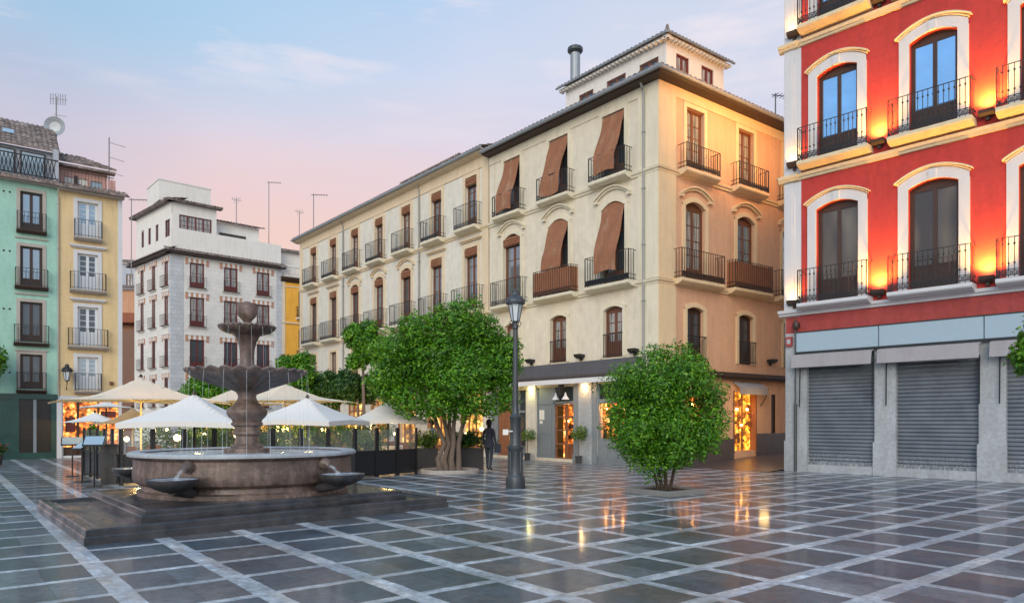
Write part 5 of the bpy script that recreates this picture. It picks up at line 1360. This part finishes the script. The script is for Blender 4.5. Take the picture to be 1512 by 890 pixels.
# ------------------------------------------------------------------ umbrellas
def umbrella(loc, label, half, zed, zap, m_, rz, val=.12, sag=.10, group='cafe umbrellas', tilt=0., roll=0.):
    o = thing('cafe_umbrella', label, 'umbrella', (*loc, 0), rz, group)
    n = 10; mb = MB()
    def H(x, y):
        t = max(abs(x), abs(y)) / half
        a = min(abs(x), abs(y)) / half
        return zap - (zap - zed) * (t ** .92) + 0 - sag * math.sin(PI * t) * .55 + .05 * t * (1 - a)
    pts = {}
    for i in range(-n, n + 1):
        for j in range(-n, n + 1):
            x, y = i / n * half, j / n * half
            pts[i, j] = len(mb.v); mb.v.append((x, y, H(x, y)))
    for i in range(-n, n):
        for j in range(-n, n): mb.f.append((pts[i, j], pts[i + 1, j], pts[i + 1, j + 1], pts[i, j + 1])); mb.m.append(0)
    k = len(mb.v)
    if val:
        for sx, sy in ((1, 0), (-1, 0), (0, 1), (0, -1)):
            for i in range(-n, n):
                a = (sx * half, i / n * half) if sx else (i / n * half, sy * half); b = (sx * half, (i + 1) / n * half) if sx else ((i + 1) / n * half, sy * half)
                za, zb = H(*a), H(*b)
                mb.quad((*a, za), (*b, zb), (b[0] * .998, b[1] * .998, zb - val), (a[0] * .998, a[1] * .998, za - val))
    cv = mb.obj('canopy', m_, o)
    cv.rotation_euler = (tilt, roll, 0)
    p = MB(); p.tube([(0, 0, 0), (0, 0, zap + .03)], .032, 10); p.box(-.3, .3, -.3, .3, 0, .07); p.obj('pole', 'bark_dark' if m_ == 'canvas_white' else 'trim_cream', o)
    rb = MB()
    for sx, sy in ((1, 1), (1, -1), (-1, 1), (-1, -1), (1, 0), (-1, 0), (0, 1), (0, -1)):
        e = half * .985
        rb.tube([(0, 0, zap - .08), (sx * e * .5, sy * e * .5, H(e * .5, e * .5 * (1 if sx and sy else 0)) - .04), (sx * e, sy * e, H(e * abs(sx), e * abs(sy)) - .03)], .016, 5)
        rb.tube([(0, 0, zed - .1 + .1), (sx * e * .5, sy * e * .5, H(e * .5, e * .5 * (1 if sx and sy else 0)) - .05)], .014, 5)
    rb.obj('ribs', 'trim_cream', o)
    tp = MB(); tp.lathe([(.0, zap + .09), (.03, zap + .07), (.07, zap - .01)], 8); tp.obj('finial', 'bark_dark', o)
    return o
def at(px, D): return ((px - 756) / 1050 * D, D)
umbrella(at(208, 23), 'largest cream umbrella, leftmost, ribs and ochre underside showing', 2.2, 2.32, 3.15, 'canvas_cream', R(43), .0, .3)
umbrella(at(287, 18.6), 'white pyramid umbrella left of the fountain stem', 1.40, 1.66, 2.42, 'canvas_white', R(8), .13)
umbrella(at(454, 21.2), 'white pyramid umbrella right of the fountain stem', 1.38, 1.70, 2.42, 'canvas_white', R(-12), .13)
umbrella(at(573, 25), 'white umbrella half under the large tree crown', 1.25, 1.72, 2.5, 'canvas_white', R(14), .13)
umbrella(at(421, 27), 'cream umbrella rising behind the fountain bowl', 2.0, 2.42, 3.17, 'canvas_cream', R(43), 0, .3)
umbrella(at(548, 35), 'small cream umbrella seen above the white one by the large tree', 1.7, 2.75, 3.4, 'canvas_cream', R(43), 0, .2)
umbrella(at(345, 30), 'cream umbrella mostly hidden behind the fountain stem', 2.0, 2.4, 3.1, 'canvas_cream', R(43), 0, .3)
umbrella(at(157, 31.5), 'flat white umbrella far behind the largest cream one', 1.0, 2.3, 2.62, 'canvas_white', R(30), 0)
umbrella(at(196, 25), 'low cream umbrella under the left side of the largest one', 1.15, 1.6, 2.2, 'canvas_cream', R(25), 0, .2)
umbrella(at(140, 28.5), 'low white umbrella at the left end of the terrace', 1.0, 1.65, 2.08, 'canvas_white', R(20), 0)

# ------------------------------------------------------------------ windscreens
def windscreen(p0, p1, label):
    v = Vector(p1) - Vector(p0); L = v.length
    o = thing('glass_windscreen', label, 'windscreen', (*p0, 0), math.atan2(v.y, v.x), 'glass windscreens fencing the cafe terrace')
    for x in (.03, L - .03):
        m = MB(); m.box(x - .035, x + .035, -.035, .035, 0, 1.50); m.obj('post', 'black_gloss', o)
    m = MB(); m.box(.065, L - .065, -.02, .02, .76, .82); m.box(.065, L - .065, -.02, .02, .06, .11); m.obj('rail', 'black_gloss', o)
    m = MB(); m.box(.065, L - .065, -.008, .008, .11, .76); m.obj('lower_panel', 'black_gloss', o)
    m = MB(); m.quad((.065, 0, .82), (L - .065, 0, .82), (L - .065, 0, 1.45), (.065, 0, 1.45)); m.obj('pane', 'glass_screen', o)
    return o
seg = []
P0, P1, P2, P3 = Vector((-3.11, 23.18)), Vector((-4.66, 21.05)), Vector((-10.4, 18.9)), Vector((-13.6, 22.6))
names = ['nearest the large tree', 'second from the large tree', 'third from the large tree']
for i in range(3):
    a = P0.lerp(P1, i / 3); b_ = P0.lerp(P1, (i + 1) / 3)
    ws = windscreen(tuple(a), tuple(b_), 'low black and glass windscreen ' + names[i])
    if i == 2:
        em = MB(); em.tube([(.55, -.03, .62), (.50, -.03, .70), (.42, -.03, .66), (.46, -.03, .50), (.56, -.03, .46)], .018, 5)
        em.tube([(.44, -.03, .60), (.40, -.03, .45), (.46, -.03, .36)], .014, 5); em.obj('emblem', 'paper', ws)
NS = 8
gl = 'low black and glass windscreen in the row behind the fountain basin'
for i in range(NS):
    windscreen(tuple(P1.lerp(P2, i / NS)), tuple(P1.lerp(P2, (i + 1) / NS)), gl)
for i in range(5):
    windscreen(tuple(P2.lerp(P3, i / 5)), tuple(P2.lerp(P3, (i + 1) / 5)), 'low black and glass windscreen on the left side of the terrace beside the tall planter')
# hedge planters and tables inside
ip = Vector((.25, 1.0)).normalized()
for i in range(6):
    q = P1.lerp(P2, (i + .5) / 6) + Vector((-.1, 3.2)) + Vector((0, .5 * (i % 2)))
    potted(tuple(q), 'dark box planter with a green hedge inside the cafe terrace', 1.55, .7, 'box', 'leaf_dark' if i % 2 else 'leaf_potted', 1500, .055, pw=.4, ph=.5, pl=1.1, name='box_planter', rz=R(20), group='hedge planters inside the cafe terrace')
for i in range(9):
    q = Vector(at(232 + i * 40, 27.2)) + Vector((0, .9 * (i % 2)))
    potted(tuple(q), 'dark box planter with a tall green hedge across the back of the cafe terrace', 1.5, .9, 'box', 'leaf_dark' if i % 3 else 'leaf_potted', 1000, .06, pw=.4, ph=.5, pl=1.15, name='box_planter', rz=R(12), group='tall hedge planters at the back of the cafe terrace')
bc = thing('bar_counter', 'long lit bar counter with bottles under the cream umbrellas at the back of the terrace', 'bar counter', (-14.4, 32.5, 0), R(8))
m = MB(); m.box(0, 7.4, 0, .5, 0, 1.0); m.box(-.05, 7.45, -.06, .56, 1.0, 1.06); m.obj('counter', 'wood_slat', bc)
m = MB(); m.box(0, 7.4, 1.2, 1.25, 1.06, 1.95); m.obj('back_shelf', 'glow_cafe', bc)
for k in range(9):
    m = MB(); m.box(-.03 + k * .92, .03 + k * .92, -.02, .04, 1.062, 2.1); m.obj('post', 'iron_black', bc)
for k in range(34):
    m = MB(); x_ = .12 + k * .215; h_ = .22 + .1 * ((k * 7) % 4) / 3; m.lathe([(.04, 1.06), (.04, 1.06 + h_ * .6), (.014, 1.06 + h_ * .75), (.014, 1.06 + h_)], 8, (x_, .3)); m.obj('bottle', 'leaf_dark' if k % 3 else 'wood_maroon', bc)
def chair(loc, rz):
    o = thing('cafe_chair', 'dark wicker cafe chair at a table under the umbrellas', 'chair', (*loc, 0), rz, 'cafe chairs under the umbrellas')
    m = MB(); m.box(-.22, .22, -.22, .22, .42, .47); m.obj('seat', 'wood_brown', o)
    m = MB(); m.box(-.22, .22, .19, .23, .5, .9); m.obj('backrest', 'wood_brown', o)
    for x in (-.2, .2):
        for y in (-.2, .2):
            m = MB(); m.tube([(x, y, 0), (x, y, .42 if y < 0 else .9)], .016, 5); m.obj('leg', 'iron_black', o)
    return o
def table(loc):
    o = thing('cafe_table', 'small round cafe table with a cream cloth under the umbrellas', 'table', (*loc, 0), 0, 'cafe tables under the umbrellas')
    m = MB(); m.lathe([(0, .75), (.4, .75), (.41, .73), (.40, .55), (.37, .55), (.38, .72)], 18); m.obj('table_top', 'fabric_white', o)
    m = MB(); m.tube([(0, 0, .02), (0, 0, .73)], .03, 8); m.lathe([(0, .04), (.22, .02), (.22, 0)], 14); m.obj('leg', 'iron_black', o)
ch0 = tb0 = None
spots = [at(230, 23.6), at(300, 24.5), at(350, 26.5), at(415, 24.8), at(470, 25.5), at(520, 25.8), at(570, 27.5), at(605, 28.5), at(250, 29), at(440, 31)]
for i, s_ in enumerate(spots):
    if tb0 is None: table(s_); tb0 = [o for o in COL.objects if o.name.startswith('cafe_table')][0]
    else: t_ = copy_tree(tb0); t_.location = (*s_, 0)
    for k in range(3):
        a = k * 2.1 + i; q = (s_[0] + .62 * math.cos(a), s_[1] + .62 * math.sin(a)); rz = a - PI / 2
        if ch0 is None: ch0 = chair(q, rz)
        else: t_ = copy_tree(ch0); t_.location = (*q, 0); t_.rotation_euler = (0, 0, rz)
# globe lights hanging in the terrace
for i, (px, py, D, r_) in enumerate(((262, 646, 25, .13), (301, 641, 26, .08), (349, 643, 25, .08), (434, 643, 25, .08), (503, 640, 24.5, .10), (187, 648, 25, .09), (418, 635, 27, .07), (583, 640, 28, .06), (711, 633, 28.5, .08), (688, 640, 29, .06), (246, 634, 28, .06), (476, 634, 29, .07))):
    x = (px - 756) / 1050 * D; z = 1.7 + (622 - py) / 1050 * D
    o = thing('globe_lamp', ['biggest glowing globe lamp left of the fountain stem', 'small glowing globe lamp under the left white umbrella', 'small glowing globe lamp touching the fountain stem', 'glowing globe lamp right of the fountain stem', 'bright glowing globe lamp near the corner of the windscreens', 'glowing globe lamp below the largest cream umbrella pole', 'small lamp glowing under the right white umbrella', 'small lamp glowing under the umbrella beside the large tree', 'glowing globe lamp beside the person in dark clothes', 'small lamp glowing behind the stems of the large tree', 'tiny lamp glowing left of the biggest globe', 'tiny lamp glowing near the bright corner globe'][i], 'lamp', (x, D, 0), 0, 'glowing lamps on the cafe terrace')
    m = MB(); m.lathe([(0.001, z - r_), (r_ * .7, z - r_ * .7), (r_, z), (r_ * .7, z + r_ * .7), (0.001, z + r_)], 14); m.obj('globe', 'globe_light', o, smooth=True)
    m = MB(); m.tube([(0, 0, 0), (0, 0, z - r_)], .02, 6); m.lathe([(0, .04), (.15, .02), (.15, 0)], 12); m.obj('stand', 'iron_black', o)
for px, D in ((135, 23.5), (410, 26), (424, 27)):
    x = (px - 756) / 1050 * D
    o = thing('bar_lamp', {135: 'upright bar of yellow light beside the tall planter', 410: 'upright bar of yellow light right of the fountain stem', 424: 'thin upright bar of yellow light, second right of the fountain stem'}[px], 'lamp', (x, D, 0), 0, 'upright light bars on the terrace')
    m = MB(); m.box(-.05, .05, -.02, .02, .85, 1.55); m.obj('light_tube', 'bar_light', o); m = MB(); m.box(-.07, .07, .0, .05, 0, 1.62); m.obj('stand', 'iron_black', o)
for px, D, e in ((208, 22, 26), (290, 23, 14), (420, 27, 26), (455, 23, 10), (573, 26, 16), (548, 35, 26), (345, 30, 20), (640, 28, 12), (690, 29, 14), (500, 31, 20), (250, 30, 20)):
    x = (px - 756) / 1050 * D; point('terrace_lamp_glow', (x, D, 1.45), e * 3.6, (1, .60, .18), .1)

# ------------------------------------------------------------------ menu stands
def menu(loc, label, h, rz, w=.42):
    o = thing('menu_stand', label, 'menu stand', (*loc, 0), rz, 'menu stands at the terrace entrance')
    m = MB(); m.tube([(0, 0, 0), (0, 0, h)], .022, 8); m.box(-.17, .17, -.15, .15, 0, .02); m.obj('post', 'iron_black', o)
    m = MB(); m.add([(-w / 2, -.17, h - .06), (w / 2, -.17, h - .06), (w / 2, .17, h + .17), (-w / 2, .17, h + .17), (-w / 2, -.17, h - .09), (w / 2, -.17, h - .09), (w / 2, .17, h + .14), (-w / 2, .17, h + .14)], [(0, 1, 2, 3), (7, 6, 5, 4), (0, 4, 5, 1), (1, 5, 6, 2), (2, 6, 7, 3), (3, 7, 4, 0)]); bdm = m.obj('board', 'black_gloss', o)
    m = MB(); m.quad((-w / 2 + .03, -.155, h - .045), (w / 2 - .03, -.155, h - .045), (w / 2 - .03, .155, h + .165), (-w / 2 + .03, .155, h + .165)); m.obj('menu_sheet', 'panel_blue', o)
menu((-12.13, 20.06), 'slim menu stand furthest left with a single thin post', 1.0, R(-25))
menu((-10.9, 18.55), 'menu stand nearest the fountain basin', 1.15, R(20), .5)
menu((-13.6, 22.0), 'menu stand behind the slim one beside the tall planter', 1.05, R(30), .6)
ct = thing('menu_cabinet', 'dark host desk standing behind the menu stands', 'desk', (-10.9, 19.3, 0), R(15))
m = MB(); m.box(-.2, .2, -.15, .15, 0, 1.05); m.box(-.24, .24, -.19, .19, 1.05, 1.09); m.obj('body', 'black_gloss', ct)
m = MB(); m.box(-.1, .1, -.157, -.15, .5, .85); m.obj('door', 'iron_black', ct)

# ------------------------------------------------------------------ people
def person(loc, rz, label, top, legs_m, walk=.12, arms=(-.05, .05), hair='short', lean=0.):
    o = thing('person', label, 'person', (*loc, 0), rz)
    V = []; E_ = []; Rr = []
    def v(p, r, par=None):
        V.append(p); Rr.append(r if isinstance(r, tuple) else (r, r))
        if par is not None: E_.append((par, len(V) - 1))
        return len(V) - 1
    pel = v((0, 0, .93), (.155, .115)); bel = v((0, -.0, 1.08), (.145, .105), pel); chs = v((0, -.005, 1.28), (.165, .115), bel); sho = v((0, 0, 1.42), (.11, .085), chs)
    nk = v((0, -.01, 1.49), .065, sho); hd0 = v((0, -.02, 1.56), (.078, .088), nk); hd1 = v((0, -.025, 1.63), (.088, .102), hd0); hd2 = v((0, -.015, 1.69), (.07, .085), hd1)
    for s in (-1, 1):
        hip = v((s * .09, 0, .88), (.095, .10), pel); kn = v((s * .10, -walk * s * .5 - .02, .48), .065, hip); an = v((s * .10, walk * s * .9 * -1 + .03, .09), .042, kn)
        to = v((s * .115, an and (walk * s * -.9 - .12), .035), (.04, .03), an)
        sh = v((s * .17, 0, 1.39), .062, sho); el = v((s * .235, .03 + arms[0] * s, 1.13), .045, sh); wr_ = v((s * .22, -.06 + arms[1] * s, .90), .032, el); hn = v((s * .215, -.075 + arms[1] * s, .83), (.022, .042), wr_)
        for k, (dy, L) in enumerate(((.028, .06), (.01, .07), (-.009, .068), (-.027, .052))):
            f1 = v((s * .213, -.078 + arms[1] * s + dy, .79), .0095, hn); f2 = v((s * .205, -.085 + arms[1] * s + dy, .79 - L * .8), .008, f1)
        th = v((s * .20, -.115 + arms[1] * s, .83), .010, hn); th2 = v((s * .195, -.128 + arms[1] * s, .80), .009, th)
    nose = v((0, -.118, 1.615), .012, hd1)
    me = bpy.data.meshes.new('body'); me.from_pydata(V, E_, []); ob = bpy.data.objects.new('body_src', me); COL.objects.link(ob)
    md = ob.modifiers.new('s', 'SKIN'); ob.modifiers.new('u', 'SUBSURF').levels = 1
    for i, d in enumerate(me.skin_vertices[0].data): d.radius = Rr[i]; d.use_root = (i == 0)
    dg = bpy.context.evaluated_depsgraph_get(); em = bpy.data.meshes.new_from_object(ob.evaluated_get(dg))
    bpy.data.objects.remove(ob); em.name = 'body'
    em.materials.clear()
    for q in ('skin', top, legs_m, 'black_gloss', 'hair'): em.materials.append(MATS[q])
    for p in em.polygons:
        c = p.center; p.use_smooth = True
        if c.z > 1.475: p.material_index = 4 if (c.z > 1.655 or c.y > .0) and hair else 0
        elif c.z < .10: p.material_index = 3
        elif abs(c.x) > .18 and c.z < .885: p.material_index = 0
        elif c.z < .90: p.material_index = 2
        else: p.material_index = 1
    link('body', em, o)
    h = MB(); h.lathe([(.0, 1.79), (.055, 1.775), (.094, 1.715), (.103, 1.65), (.09, 1.56)], 16, (0, .012)); h.v = [(x, y * 1.15, z) for x, y, z in h.v]; h.f = [f_ for f_ in h.f if not (sum(h.v[i][1] for i in f_) / 4 < -.03 and sum(h.v[i][2] for i in f_) / 4 < 1.69)]; h.m = [0] * len(h.f)
    h.obj('hair', 'hair', o, smooth=True)
    j = MB(); j.lathe([(.175, 1.00), (.18, .88), (.175, .80)], 20); j.v = [(x, y * .78, z) for x, y, z in j.v]; j.obj('jacket_hem', top, o, smooth=True)
    return o
pr_ = person((-.80, 24.8), R(160), 'person in a dark jacket and dark trousers walking beside the large tree', 'cloth_dark', 'cloth_dark', .14)
bg = MB(); bg.box(-.09, .09, -.16, .16, .62, .92); bg.tube([(0, -.12, .92), (0, -.06, 1.05), (0, .06, 1.05), (0, .12, .92)], .012, 6)
o = bg.obj('shoulder_bag', 'cloth_dark', None, (-.50, 24.75, 0), R(10)); tag(o, 'dark bag hanging at the side of the walking person', 'bag')
pr2 = person((-3.0, 26.4), R(-30), 'person in a light blue shirt standing behind the planters left of the tree stems', 'cloth_lightblue', 'cloth_wine', .03)

# ------------------------------------------------------------------ sky, sun, camera
W_ = bpy.data.worlds.new('World'); S.world = W_; W_.use_nodes = True
nt = W_.node_tree; bg_ = nt.nodes['Background']
tc = node(nt, 'ShaderNodeTexCoord'); sep = node(nt, 'ShaderNodeSeparateXYZ'); nt.links.new(tc.outputs['Generated'], sep.inputs[0])
X, Y, Z = sep.outputs
zn = mathn(nt, 'ADD', Z, mathn(nt, 'MULTIPLY', mathn(nt, 'SUBTRACT', noise(nt, scaled(nt, tc.outputs['Generated'], (1.2, 1.2, 4)), 1.6, 5, .55), .5), .10))
base = ramp(nt, zn, [(.0, (.76, .46, .32)), (.20, (.90, .61, .50)), (.28, (.84, .62, .61)), (.36, (.75, .66, .75)), (.44, (.66, .69, .84)), (.54, (.46, .63, .86)), (1., (.22, .42, .72))])
# paler lavender to the right, cyan-blue upper left
cool = ramp(nt, zn, [(.15, (.76, .64, .68)), (.32, (.69, .66, .76)), (.47, (.64, .69, .83)), (1., (.25, .44, .72))])
fr_r = ramp(nt, mathn(nt, 'MULTIPLY_ADD', X, 1., .5), [(.40, (0, 0, 0)), (.62, (1, 1, 1))])
base = mixc(nt, fr_r, base, cool)
fl = mathn(nt, 'MULTIPLY', ramp(nt, mathn(nt, 'MULTIPLY_ADD', X, -1., .2), [(.25, (0, 0, 0)), (.75, (1, 1, 1))]), ramp(nt, Z, [(.34, (0, 0, 0)), (.44, (1, 1, 1))]))
base = mixc(nt, mathn(nt, 'MULTIPLY', fl, .75), base, (.20, .55, .80))
lf = ramp(nt, mathn(nt, 'MULTIPLY_ADD', X, -1., 0.), [(.36, (0, 0, 0)), (.52, (1, 1, 1))])
base = mixc(nt, mathn(nt, 'MULTIPLY', lf, .6), base, ramp(nt, Z, [(.15, (.70, .60, .68)), (.30, (.50, .52, .66)), (.42, (.42, .56, .74))]))
# faint rosy streaks and one grey-mauve bank low on the left
st_n = noise(nt, scaled(nt, tc.outputs['Generated'], (1.4, 1.4, 7.)), 2.3, 6, .6)
st = ramp(nt, st_n, [(.52, (0, 0, 0)), (.68, (1, 1, 1))])
base = mixc(nt, mathn(nt, 'MULTIPLY', mathn(nt, 'MULTIPLY', st, .7), ramp(nt, Z, [(.34, (0, 0, 0)), (.44, (1, 1, 1))])), base, (.90, .80, .84))
bk_n = noise(nt, scaled(nt, tc.outputs['Generated'], (1., 1., 2.2)), 1.3, 4, .5)
bk = mathn(nt, 'MULTIPLY', ramp(nt, bk_n, [(.45, (0, 0, 0)), (.62, (1, 1, 1))]), ramp(nt, mathn(nt, 'MULTIPLY_ADD', X, -1., 0.), [(.30, (0, 0, 0)), (.50, (1, 1, 1))]))
base = mixc(nt, mathn(nt, 'MULTIPLY', bk, .45), base, (.42, .42, .56))
# sky behind the viewer: clear blue, brighter towards the set sun
back = ramp(nt, Z, [(.0, (.78, .70, .64)), (.3, (.52, .64, .80)), (1., (.24, .46, .78))])
fb_ = ramp(nt, mathn(nt, 'MULTIPLY_ADD', Y, -1., .5), [(.35, (0, 0, 0)), (.75, (1, 1, 1))])
base = mixc(nt, fb_, base, mixc(nt, 1., back, (1.35, 1.35, 1.35), 'MULTIPLY'))
sky = node(nt, 'ShaderNodeTexSky'); sky.sky_type = 'NISHITA'; sky.sun_disc = False
SE, SA = R(24), R(191)     # sun azimuth measured clockwise from +Y
sky.sun_elevation = SE; sky.sun_rotation = SA
tot = node(nt, 'ShaderNodeMix'); tot.data_type = 'RGBA'; tot.blend_type = 'ADD'; tot.inputs[0].default_value = 1.
sc_ = mixc(nt, 1., sky.outputs[0], (.008, .008, .008), 'MULTIPLY')
nt.links.new(base, tot.inputs[6]); nt.links.new(sc_, tot.inputs[7])
nt.links.new(tot.outputs[2], bg_.inputs[0]); bg_.inputs[1].default_value = 1.0
sl = bpy.data.lights.new('sun', 'SUN'); sl.energy = 2.0; sl.angle = R(40); sl.color = (1., .88, .73)
so = bpy.data.objects.new('sun', sl); COL.objects.link(so)
d = Vector((math.sin(SA) * math.cos(SE), math.cos(SA) * math.cos(SE), math.sin(SE)))
so.rotation_euler = (-d).to_track_quat('-Z', 'Y').to_euler()

cam = bpy.data.cameras.new('camera'); co = bpy.data.objects.new('camera', cam); COL.objects.link(co)
co.location = (0, 0, 1.7); co.rotation_euler = (PI / 2, 0, 0)
cam.sensor_width = 36; cam.lens = 25.0; cam.shift_y = 177 / 1512; cam.clip_end = 2000; cam.clip_start = .1
S.camera = co
S.view_settings.view_transform = 'Standard'; S.view_settings.look = 'None'; S.view_settings.exposure = 0; S.view_settings.gamma = 1
S.cycles.use_denoising = True
S.cycles.max_bounces = 6; S.cycles.transparent_max_bounces = 12; S.cycles.sample_clamp_indirect = 4
